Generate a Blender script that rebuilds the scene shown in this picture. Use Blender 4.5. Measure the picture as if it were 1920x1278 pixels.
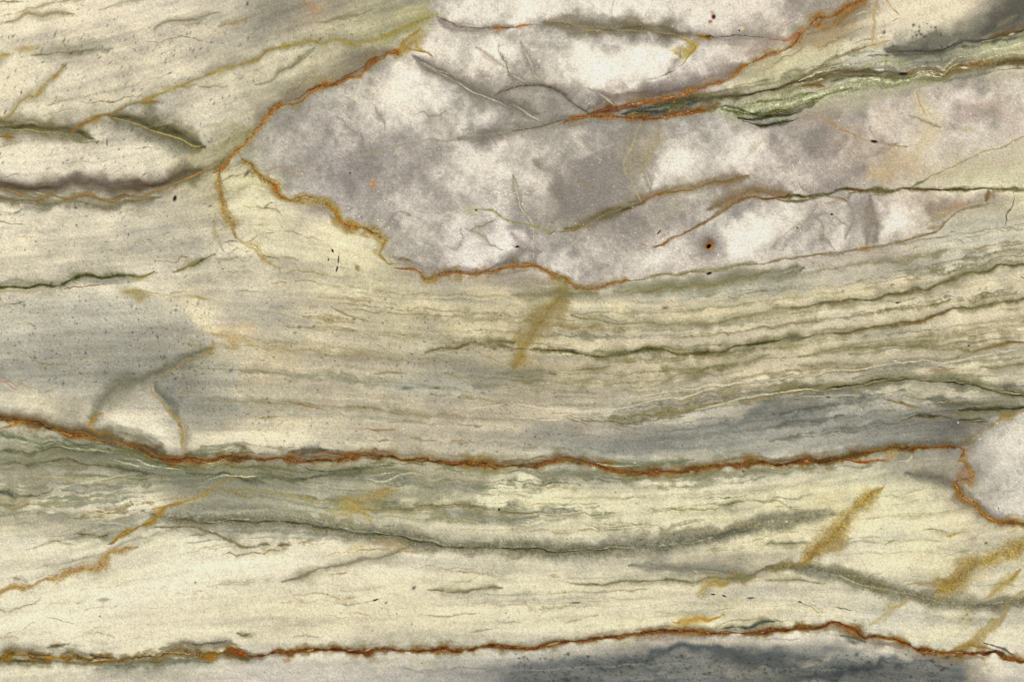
import bpy, math
import numpy as np

for _o in list(bpy.data.objects):
    bpy.data.objects.remove(_o, do_unlink=True)
scene = bpy.context.scene
COLL = scene.collection

U = 0.00025                     # metres per pattern unit: the framed stone is 48 x 32 cm
THICK = 0.02                    # slab thickness
CX, CY = 960.0, 639.0

# ----- camera: straight down on the polished face ---------------------------
cam_d = bpy.data.cameras.new('camera')
cam = bpy.data.objects.new('camera', cam_d)
COLL.objects.link(cam)
CAM_H = 1.5
cam.location = (0, 0, THICK + CAM_H)
cam.rotation_euler = (0, 0, 0)
cam_d.sensor_width = 36.0
cam_d.lens = 36.0 * CAM_H / (1920 * U)
cam_d.clip_start = 0.05
cam_d.clip_end = 50
scene.camera = cam

# ----- light: even copy-stand lamps on two sides, pale room light -----------
world = bpy.data.worlds.new('World')
scene.world = world
world.use_nodes = True
_bg = world.node_tree.nodes['Background']
_bg.inputs['Color'].default_value = (1.0, 0.985, 0.96, 1)
_bg.inputs['Strength'].default_value = 0.34


def lamp(name, loc, size, power, color):
    d = bpy.data.lights.new(name, 'AREA')
    d.shape = 'RECTANGLE'
    d.size, d.size_y = size
    d.energy = power
    d.color = color
    o = bpy.data.objects.new(name, d)
    COLL.objects.link(o)
    o.location = loc
    v = -o.location.normalized()
    o.rotation_euler = v.to_track_quat('-Z', 'Y').to_euler()
    return o


lamp('copy_lamp', (-2.2, 1.5, 1.9), (1.0, 1.6), 82, (1, .985, .96))
lamp('copy_lamp', (2.4, -1.2, 1.9), (1.0, 1.6), 37, (1, .985, .96))

scene.view_settings.view_transform = 'Standard'
scene.view_settings.look = 'None'
scene.view_settings.exposure = 0
scene.view_settings.gamma = 1
scene.view_settings.use_curve_mapping = False
scene.render.film_transparent = False
scene.cycles.max_bounces = 4
scene.cycles.filter_width = 1.0
scene.cycles.use_denoising = False
# ---------------------------------------------------------------------------
# Mineral pattern of the slab, grown procedurally (numpy noise, flow streaks,
# vein curves).  Units: 1 unit = 1/1920 of the framed width of the stone.
# ---------------------------------------------------------------------------
STEP = 1.5
MARG = 180.0
X0, Y0 = -MARG, -MARG
NX = int((1920 + 2 * MARG) / STEP) + 1
NY = int((1278 + 2 * MARG) / STEP) + 1
rng = np.random.default_rng(7)
xs = (X0 + np.arange(NX) * STEP).astype(np.float32)
ys = (Y0 + np.arange(NY) * STEP).astype(np.float32)
GX, GY = np.meshgrid(xs, ys)


def hexc(h):
    return np.array([int(h[i:i + 2], 16) for i in (0, 2, 4)], np.float32) / 255.0


def blur(a, sx, sy=None):
    """Gaussian-like blur: three box passes, sizes in grid cells."""
    sy = sx if sy is None else sy
    for ax, s in ((1, sx), (0, sy)):
        r = int(round(s))
        if r < 1:
            continue
        for _ in range(3):
            pad = [(0, 0)] * a.ndim
            pad[ax] = (r + 1, r)
            p = np.cumsum(np.pad(a, pad, mode='reflect' if a.shape[ax] > r + 2 else 'edge'), axis=ax, dtype=np.float64)
            n = a.shape[ax]
            hi = np.take(p, range(2 * r + 1, 2 * r + 1 + n), axis=ax)
            lo = np.take(p, range(0, n), axis=ax)
            a = ((hi - lo) / (2 * r + 1)).astype(np.float32)
    return a


def unit(a):
    return (a - a.mean()) / (a.std() + 1e-9)


def upsample(c, ny, nx, fy, fx):
    """smooth interpolation of a coarse lattice at fractional rows fy, cols fx (1-D)."""
    def cub(t):
        t2 = t * t; t3 = t2 * t
        return np.stack([-0.5 * t3 + t2 - 0.5 * t, 1.5 * t3 - 2.5 * t2 + 1, -1.5 * t3 + 2 * t2 + 0.5 * t, 0.5 * t3 - 0.5 * t2])
    def ax(a, f, n):
        f = np.clip(f, 0, a.shape[0] - 1.0001)
        i = np.floor(f).astype(int); w = cub((f - i).astype(np.float32))
        out = 0
        for k in range(4):
            out = out + a[np.clip(i - 1 + k, 0, a.shape[0] - 1)] * w[k].reshape((-1,) + (1,) * (a.ndim - 1))
        return out
    r = ax(c, fy, ny)
    r = np.swapaxes(ax(np.swapaxes(r, 0, 1), fx, nx), 0, 1)
    return r.astype(np.float32)


def vnoise(cell, cx=None, seed=0):
    cx = cell if cx is None else cx
    g = np.random.default_rng(1000 + seed)
    h = int((NY * STEP) / cell) + 4
    w = int((NX * STEP) / cx) + 4
    c = g.standard_normal((h, w)).astype(np.float32)
    return upsample(c, NY, NX, 1 + (ys - Y0) / cell, 1 + (xs - X0) / cx)


def fbm(cell, octs, seed=0, gain=0.55):
    s = 0
    for o in range(octs):
        s = s + vnoise(cell / 2 ** o, seed=seed * 17 + o) * gain ** o
    return unit(s)


W1, W2 = fbm(26, 4, 1, .46), fbm(26, 4, 2, .46)     # organic wobble of every vein
B1, B2 = fbm(120, 3, 3), fbm(120, 3, 4)
THK = fbm(22, 3, 5)
THK2 = fbm(60, 3, 6)


def pts_of(s):
    out = []
    for t in s.split():
        v = [float(q) for q in t.split(',')]
        if len(v) == 2:
            v.append(1.0)
        out.append(v)
    return np.array(out, np.float32)


def curve(P, seg=7.0):
    """Catmull-Rom through the control points."""
    if len(P) < 3:
        n = max(2, int(np.hypot(*(P[-1] - P[0])[:2]) / seg))
        t = np.linspace(0, 1, n)[:, None]
        return P[0] * (1 - t) + P[-1] * t
    Q = np.vstack([2 * P[0] - P[1], P, 2 * P[-1] - P[-2]])
    out = []
    for i in range(1, len(Q) - 2):
        p0, p1, p2, p3 = Q[i - 1], Q[i], Q[i + 1], Q[i + 2]
        n = max(1, int(np.hypot(*(p2 - p1)[:2]) / seg))
        t = (np.arange(n) / n)[:, None]
        out.append(0.5 * (2 * p1 + (p2 - p0) * t + (2 * p0 - 5 * p1 + 4 * p2 - p3) * t ** 2 + (3 * p1 - p0 - 3 * p2 + p3) * t ** 3))
    out.append(P[-1:])
    return np.vstack(out)


def field(P, R, jit):
    """distance, signed side, along-parameter and width factor around a curve; returns window."""
    C = curve(P)
    m = R + 3.2 * jit + 4
    x0 = max(0, int((C[:, 0].min() - m - X0) / STEP)); x1 = min(NX, int((C[:, 0].max() + m - X0) / STEP) + 2)
    y0 = max(0, int((C[:, 1].min() - m - Y0) / STEP)); y1 = min(NY, int((C[:, 1].max() + m - Y0) / STEP) + 2)
    if x1 <= x0 or y1 <= y0:
        return None
    D = np.full((y1 - y0, x1 - x0), 1e9, np.float32)
    SD = np.zeros_like(D); T = np.zeros_like(D); WF = np.ones_like(D)
    L = np.concatenate([[0], np.cumsum(np.hypot(np.diff(C[:, 0]), np.diff(C[:, 1])))])
    tot = L[-1]
    for i in range(len(C) - 1):
        ax, ay, aw = C[i]; bx, by, bw = C[i + 1]
        u0 = max(x0, int((min(ax, bx) - m - X0) / STEP)); u1 = min(x1, int((max(ax, bx) + m - X0) / STEP) + 2)
        v0 = max(y0, int((min(ay, by) - m - Y0) / STEP)); v1 = min(y1, int((max(ay, by) + m - Y0) / STEP) + 2)
        if u1 <= u0 or v1 <= v0:
            continue
        sl = (slice(v0, v1), slice(u0, u1))
        lx = GX[sl] + jit * W1[sl] - ax; ly = GY[sl] + jit * W2[sl] - ay
        dx, dy = bx - ax, by - ay
        q = dx * dx + dy * dy + 1e-6
        t = np.clip((lx * dx + ly * dy) / q, 0, 1)
        ex, ey = lx - t * dx, ly - t * dy
        d = ex * ex + ey * ey
        ll = (slice(v0 - y0, v1 - y0), slice(u0 - x0, u1 - x0))
        Dv = D[ll]
        k = d < Dv
        Dv[k] = d[k]
        SD[ll][k] = (dx * ey - dy * ex)[k]
        T[ll][k] = ((L[i] + t * (L[i + 1] - L[i])) / (tot + 1e-6))[k]
        WF[ll][k] = (aw + t * (bw - aw))[k]
    return (slice(y0, y1), slice(x0, x1)), np.sqrt(D), SD, T, WF, tot


def inside(poly, jit=0.0):
    """soft signed test of a closed outline: True inside (on wobbled coordinates)."""
    P = pts_of(poly)[:, :2]
    P = np.vstack([P, P[:1]])
    C = curve(np.column_stack([P, np.ones(len(P))]).astype(np.float32), 9)[:, :2]
    m = 4 + 3.2 * jit
    x0 = max(0, int((C[:, 0].min() - m - X0) / STEP)); x1 = min(NX, int((C[:, 0].max() + m - X0) / STEP) + 2)
    y0 = max(0, int((C[:, 1].min() - m - Y0) / STEP)); y1 = min(NY, int((C[:, 1].max() + m - Y0) / STEP) + 2)
    sl = (slice(y0, y1), slice(x0, x1))
    x = GX[sl] + jit * W1[sl]; y = GY[sl] + jit * W2[sl]
    r = np.zeros(x.shape, bool)
    for i in range(len(C) - 1):
        ax, ay = C[i]; bx, by = C[i + 1]
        if ay == by:
            continue
        c = (ay > y) != (by > y)
        r ^= c & (x < (bx - ax) * (y - ay) / (by - ay) + ax)
    M = np.zeros((NY, NX), np.float32)
    M[sl] = r
    return M


IMG = None          # the pigment, set below
STREAK = GRAINN = None


_fg = np.random.default_rng(99)
FTAB = _fg.standard_normal((256, 256)).astype(np.float32)


def fibres(along, across, width):
    """strand noise in a vein's own coordinates: long along it, thin across it."""
    out = 0
    for L_, W_, g_, o_ in ((46, 1.0, 1.0, 0), (19, .62, .7, 77)):
        u = along / L_ + o_ + S_CNT[0] * 3.7; v = across / (width * W_) + 128 + S_CNT[0] * 7.3
        iu, iv = np.floor(u).astype(np.int32), np.floor(v).astype(np.int32)
        fu, fv = u - iu, v - iv
        fu = fu * fu * (3 - 2 * fu); fv = fv * fv * (3 - 2 * fv)
        q = lambda a, b: FTAB[(iv + b) % 256, (iu + a) % 256]
        out = out + g_ * ((q(0, 0) * (1 - fu) + q(1, 0) * fu) * (1 - fv) + (q(0, 1) * (1 - fu) + q(1, 1) * fu) * fv)
    return out * 1.15


S_CNT = [0]


def S(s, w, col, op=1.0, p=2.0, j=1.6, tex=0.5, up=1.0, dn=1.0, taper=.12, col2=None, rec=None, vary=.35, aura=True):
    """one mineral vein. w half-width, p edge hardness, up/dn width factors left/right of the travel
    direction, tex break-up by flow streaks, col2 a second pigment mixed in along the fibres."""
    if op <= 0:
        return
    S_CNT[0] += 1
    if w >= 6:
        w = w * 1.35
        vary = min(vary, .15)
    elif w >= 1.7:
        w *= 1.12
    if rec and rec.startswith('rust') and aura:
        S(s, min(5.9, w * 2.0), '8A7440', .45, 1.6, j, .5, up * 1.15, dn, .05, None, None, .4)
        S(s, w * 1.5, '9A7E3C', .5, 1.6, j * 1.3, 1.3, 1, 1, .05, None, None, .6)
    P = pts_of(s)
    R = w * P[:, 2].max() * 2.6 * max(up, dn) * 1.5
    f = field(P, R, j)
    if f is None:
        return
    sl, d, sd, t, wf, tot = f
    ww = w * wf * np.clip(1 + vary * THK[sl], .25, 2.2)
    if taper and tot < 130:
        taper = max(taper, .42)
    if taper:
        ww = ww * np.clip(np.minimum(t, 1 - t) / taper, .12, 1) ** .6
    ww = ww * np.where(sd < 0, up, dn)
    a = np.exp(-(d / np.maximum(ww, .35)) ** p)
    a = a * np.clip(ww / .8, 0, 1)
    ageo = np.clip(a * 1.0, 0, 1)
    fib = fibres(t * tot, np.sign(sd) * d, max(1.3, min(w * .42, 5.0)))
    if tex:
        br = (.5 * fib + .42 * GRIT[sl]) if w < 4 else (.6 * fib + .22 * GRIT[sl]) if w < 11 else (.3 * fib + .3 * STREAK[sl])
        a = a * np.clip(1 - tex * .42 + tex * .72 * br + tex * .2 * THK2[sl], 0, 1.25)
    a = np.clip(a * op, 0, 1)[..., None]
    c = hexc(col)
    if col2 is not None:
        k = np.clip(.42 + .36 * fib + .10 * GRIT[sl] + .15 * THK[sl], 0, 1)[..., None]
        c = c * (1 - k) + hexc(col2) * k
    IMG[sl] = IMG[sl] * (1 - a) + c * a
    if rec and rec.startswith('rust') and aura:
        S(s, 1.3, 'BC8A48', .55, 2, j * 1.2, 1.5, 1, 1, .05, None, None, .8)
        S(s, .8, 'E0C69A', .7, 2, j * 1.02, 1.6, 1, 1, .05, None, None, .8)
        S(s, 1.1, '3A2614', .5, 2, j * 1.15, 1.6, 1, 1, .05, None, None, .8)
    if rec is not None:
        MASKS[rec] = np.maximum(MASKS.setdefault(rec, np.zeros((NY, NX), np.float32)), 0)
        MASKS[rec][sl] = np.maximum(MASKS[rec][sl], ageo)


def B(x, y, rx, ry, ang, col, op=.7, p=2.0, j=9, tex=.25):
    """a soft cloud of pigment in the stone (an ellipse torn by noise)."""
    R = max(rx, ry) * 2.2 + 3 * j
    x0 = max(0, int((x - R - X0) / STEP)); x1 = min(NX, int((x + R - X0) / STEP))
    y0 = max(0, int((y - R - Y0) / STEP)); y1 = min(NY, int((y + R - Y0) / STEP))
    if x1 <= x0 or y1 <= y0:
        return
    sl = (slice(y0, y1), slice(x0, x1))
    u = GX[sl] + j * (.55 * W1[sl] + .6 * B1[sl]) - x; v = GY[sl] + j * (.55 * W2[sl] + .6 * B2[sl]) - y
    c, s_ = math.cos(math.radians(ang)), math.sin(math.radians(ang))
    a_, b_ = (u * c + v * s_) / rx, (-u * s_ + v * c) / ry
    q = np.sqrt(a_ * a_ + b_ * b_)
    a = np.exp(-q ** p * .9)
    if tex:
        a = a * np.clip(1 - tex * .4 + tex * .5 * CLOUD[sl], 0, 1.3)
    a = np.clip(a * op, 0, 1)[..., None]
    IMG[sl] = IMG[sl] * (1 - a) + hexc(col) * a


def PG(poly, col, op=1.0, soft=6, j=2, tex=.2):
    M = blur(inside(poly, j), soft / STEP / 1.7)
    a = np.clip(op * M * (1 + tex * .5 * CLOUD), 0, 1)[..., None]
    IMG[:] = IMG * (1 - a) + hexc(col) * a
    return M


# ----- body colour of the stone on a coarse lattice (17 x 12) ---------------
LATTICE = """
DCD4C0 D8D0BA D8D1C2 CFCABC BDB9AB C0B9A0 C4BF9F DAD3CA DCD5CB D0C9C0 D8D0C8 D8CFC4 D0C6BC A89A80 DCD2B8 CDC4AC 908C7C
D2CCB6 CFCABA C9C4B5 CDC8B8 B8B49F C0BB9F B8B094 CFC8BE C4BCB2 D8D3CB DDD8D0 C5BDB4 C5BC9A C6C0A5 C0BBA8 B9B5A0 B0AA88
C5BFAB C8C3B2 CDC8B8 D0CBBA A8A48C B5AFA9 BEB8B2 D0CAC4 A59E95 B2ABA3 B0A89E BDB6AD B0A79E B8ACA0 CDC3B4 C8BDB1 CCC2B5
D0CCBE C9C4B6 C5C0B0 C0BA9F CDC7A5 A59E9C A8A09C B5AEA8 B8B0AA 8E8780 B5ADA5 C0B8B0 A89E96 ABA098 B8A996 D5CDB0 D8D2B2
D0CBB9 CBC6B5 C5C1B2 C2BEAE CDC7AC D5CEB0 CFC8AB BDB5B0 C8C0BB ACA49E A9A098 B8B0A8 CFC8C0 C0B8AE BEB5A3 BDBAA8 C2BEA9
C5C1B0 BDBAAC B8B5A8 C9C2A8 BDB8A8 C8C1A6 C7C0A1 C8C0A0 C4BA99 BDB695 BEB79C BBB498 BFB89C C5BFA5 CCC4A8 CEC6AA CCC4A8
B5B3A8 B0AEA2 A8A69A B0AC9B BDB497 BDB59C B6B09A ABA796 B5AD92 B8B095 BBB397 BFB79C C3BBA0 C0B99D B8B29A C2BBA0 BDB79E
B8B4A0 B5AF98 D5D0BA B8B3A0 D0C9AE CCC5AC BFB79E BAB39E B9B29D A9A69A A3A29A A8A79D ACACA3 A0A09A 8E8E88 928F86 CCC7B9
BAB79B B9B6A0 C5C0A3 AFAB92 A8A792 B2B097 BBB898 BFBB9D C8C4A5 CBC8A9 CFCBAE CFCBAD D0CBAC CCC6A0 D3CFB0 BFB79D BDB9AC
D5D1BC CEC9B0 DDD9C0 E2DEC6 D8D4BC DAD5BD CFCAB0 D2CEB5 CBC7AE CDC9B2 CCC8B1 C6C1A8 BFBA9F D2CDAF D6D1B3 C8C09E C9C2A4
E0DBC4 E4DFC8 E2DDC5 DFDAC2 D5D0B6 DBD5B9 D8D2B6 D3CEB2 CFCBB3 D2CDB2 D3CDB2 D5CFB0 D3CDB2 CDC9B5 C5C2B2 C6C1A8 CFCAB5
D8D3BC D5D0BB D3CFBD CFCBBC C5C2BC C8C5BF BFBDB9 B4B4B3 9B9C9F 868889 7C7F82 85878A 8A8A88 848686 8A8986 A29D90 C5C0B5
"""
lat = np.array([[hexc(h) for h in r.split()] for r in LATTICE.strip().splitlines()], np.float32)
wx = GX + 16 * B1; wy = GY + 12 * B2
fyy = np.clip(ys / 116.18, 0, 11); fxx = np.clip(xs / 120.0, 0, 16)
IMG = upsample(lat, NY, NX, fyy, fxx)

# ----- flow of the strata, from the veins themselves ------------------------
FLOW = [l for l in """
-200,300 0,240 200,210 480,110 700,30 900,-60
-200,380 0,360 150,370 280,360 400,315 480,250 560,190 750,95
-200,540 0,538 120,530 290,512 400,480
-200,640 0,620 200,600 420,600 600,620 900,660 1100,690
-200,720 0,700 200,700 400,690 700,720 1000,760 1250,750 1500,700 1800,670 2100,640
-200,760 0,785 110,805 250,838 330,860 600,862 900,872 1080,862 1200,886 1500,866 1700,840 1900,790 2100,760
-200,870 0,868 200,875 450,905 700,1000 960,1027 1240,1025 1440,978 1600,950 1700,900
-200,1120 20,1105 180,1067 255,993 300,965 400,910 480,890
-200,1200 0,1170 300,1120 500,1080 700,1045 900,1060
-200,1240 0,1235 300,1228 500,1227 900,1214 1200,1186 1500,1180 1620,1195 1750,1222 1920,1242 2100,1260
900,1150 1200,1140 1500,1150 1700,1160
700,1278 1000,1260 1300,1250 1600,1250 1900,1270
1105,212 1250,190 1380,140 1500,60 1600,0 1700,-80
1100,218 1300,205 1440,185 1600,150 1750,130 1920,110 2100,90
1440,160 1600,110 1750,60 1920,0 2050,-60
1480,368 1700,354 1920,356 2100,350
1500,300 1700,290 1900,270
480,330 620,390 720,460 800,520 960,497 1095,540 1290,510 1560,473 1765,430 1920,400
700,560 1000,570 1270,605 1520,570 1750,533 1920,495
800,660 1180,662 1440,640 1680,608 1920,562
1440,735 1695,710 1920,740
1380,850 1600,800 1850,790
1100,1095 1440,1067 1540,1065 1740,1122 1920,1125
1540,1030 1650,1000 1800,1000 1920,960
840,120 960,190 1050,225
820,30 1000,45 1300,66 1470,70
500,320 700,285 900,255 1110,215
1000,430 1200,375 1400,325""".strip().splitlines()]
g = 16.0
cw, ch = int(NX * STEP / g) + 2, int(NY * STEP / g) + 2
vc = np.zeros((ch, cw), np.float32); vs = np.zeros_like(vc)
for l in FLOW:
    C = curve(pts_of(l), 8)
    for i in range(len(C) - 1):
        th = 2 * math.atan2(C[i + 1][1] - C[i][1], C[i + 1][0] - C[i][0])
        a_, b_ = int((C[i][0] - X0) / g), int((C[i][1] - Y0) / g)
        if 0 <= a_ < cw and 0 <= b_ < ch:
            vc[b_, a_] += math.cos(th); vs[b_, a_] += math.sin(th)
acc_c = acc_s = 0
for s_ in (2, 4, 9, 16):
    acc_c = acc_c + blur(vc, s_) * (1 + 0 * s_); acc_s = acc_s + blur(vs, s_)
fy_, fx_ = (ys - Y0) / g, (xs - X0) / g
ang = .5 * np.arctan2(upsample(acc_s, NY, NX, fy_, fx_), upsample(acc_c, NY, NX, fy_, fx_) + 1e-6)
VX, VY = np.cos(ang).astype(np.float32), np.sin(ang).astype(np.float32)


def lic(noise, length, step=1.0):
    acc = noise.copy(); n = 1
    idx_y, idx_x = np.mgrid[0:NY, 0:NX].astype(np.float32)
    for sgn in (1, -1):
        px, py = idx_x.copy(), idx_y.copy()
        for k in range(int(length / step)):
            iy = np.clip(py + .5, 0, NY - 1).astype(np.int32); ix = np.clip(px + .5, 0, NX - 1).astype(np.int32)
            px += sgn * step * VX[iy, ix]; py += sgn * step * VY[iy, ix]
            iy = np.clip(py + .5, 0, NY - 1).astype(np.int32); ix = np.clip(px + .5, 0, NX - 1).astype(np.int32)
            acc += noise[iy, ix]; n += 1
    return unit(acc / n)


WHITE = rng.standard_normal((NY, NX)).astype(np.float32)
FINE = lic(WHITE, 9)                                   # thread-fine fibres
STREAK = lic(unit(vnoise(5, seed=31) + .8 * vnoise(10, seed=32)), 34, 2)   # strata streaks
BAND = lic(unit(vnoise(16, 30, seed=33)), 60, 3)         # broad bands
CLOUD = fbm(34, 4, 8, .65)
MOTT = fbm(9, 3, 9, .8)
GRIT = fbm(7, 3, 10, .8)                                # crystal-sized break-up
MASKS = {}
# ----- quartz bodies (outlines also cut the mesh into parts) ----------------
Q_MAIN = '478,262 490,235 505,215 530,198 560,190 592,168 650,148 690,126 735,106 780,108 850,150 910,182 960,202 1010,224 1050,230 1090,224 1140,218 1185,224 1230,224 1290,212 1340,214 1400,232 1470,238 1540,220 1620,190 1720,165 1800,150 1860,136 1930,128 2110,110 2110,235 1930,262 1880,285 1830,292 1780,320 1740,345 1700,353 1600,362 1540,367 1460,367 1410,372 1370,382 1340,408 1300,430 1262,446 1245,458 1262,500 1240,518 1200,524 1150,532 1120,540 1095,542 1060,526 1035,516 1010,498 960,497 930,505 870,513 825,512 800,520 780,508 740,495 722,480 715,468 720,455 690,435 650,420 632,400 610,384 560,376 530,368 510,346 485,325 472,300'
Q_TOP = '830,-60 815,0 812,30 835,42 800,52 782,75 785,105 850,146 910,176 960,198 1010,220 1060,226 1105,212 1135,205 1200,194 1270,178 1350,150 1385,132 1440,104 1490,80 1520,50 1575,20 1615,0 1660,-40'
Q_LOW = '1245,462 1300,432 1345,408 1375,386 1410,376 1480,372 1600,362 1700,357 1800,357 1862,357 1852,384 1800,396 1765,430 1710,448 1640,463 1560,473 1480,485 1400,495 1330,507 1270,512 1256,490'
Q_EDGE = '1860,795 1835,820 1815,840 1815,865 1832,890 1835,915 1840,945 1865,968 1920,980 2110,1010 2110,760 1960,765 1900,778'

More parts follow.
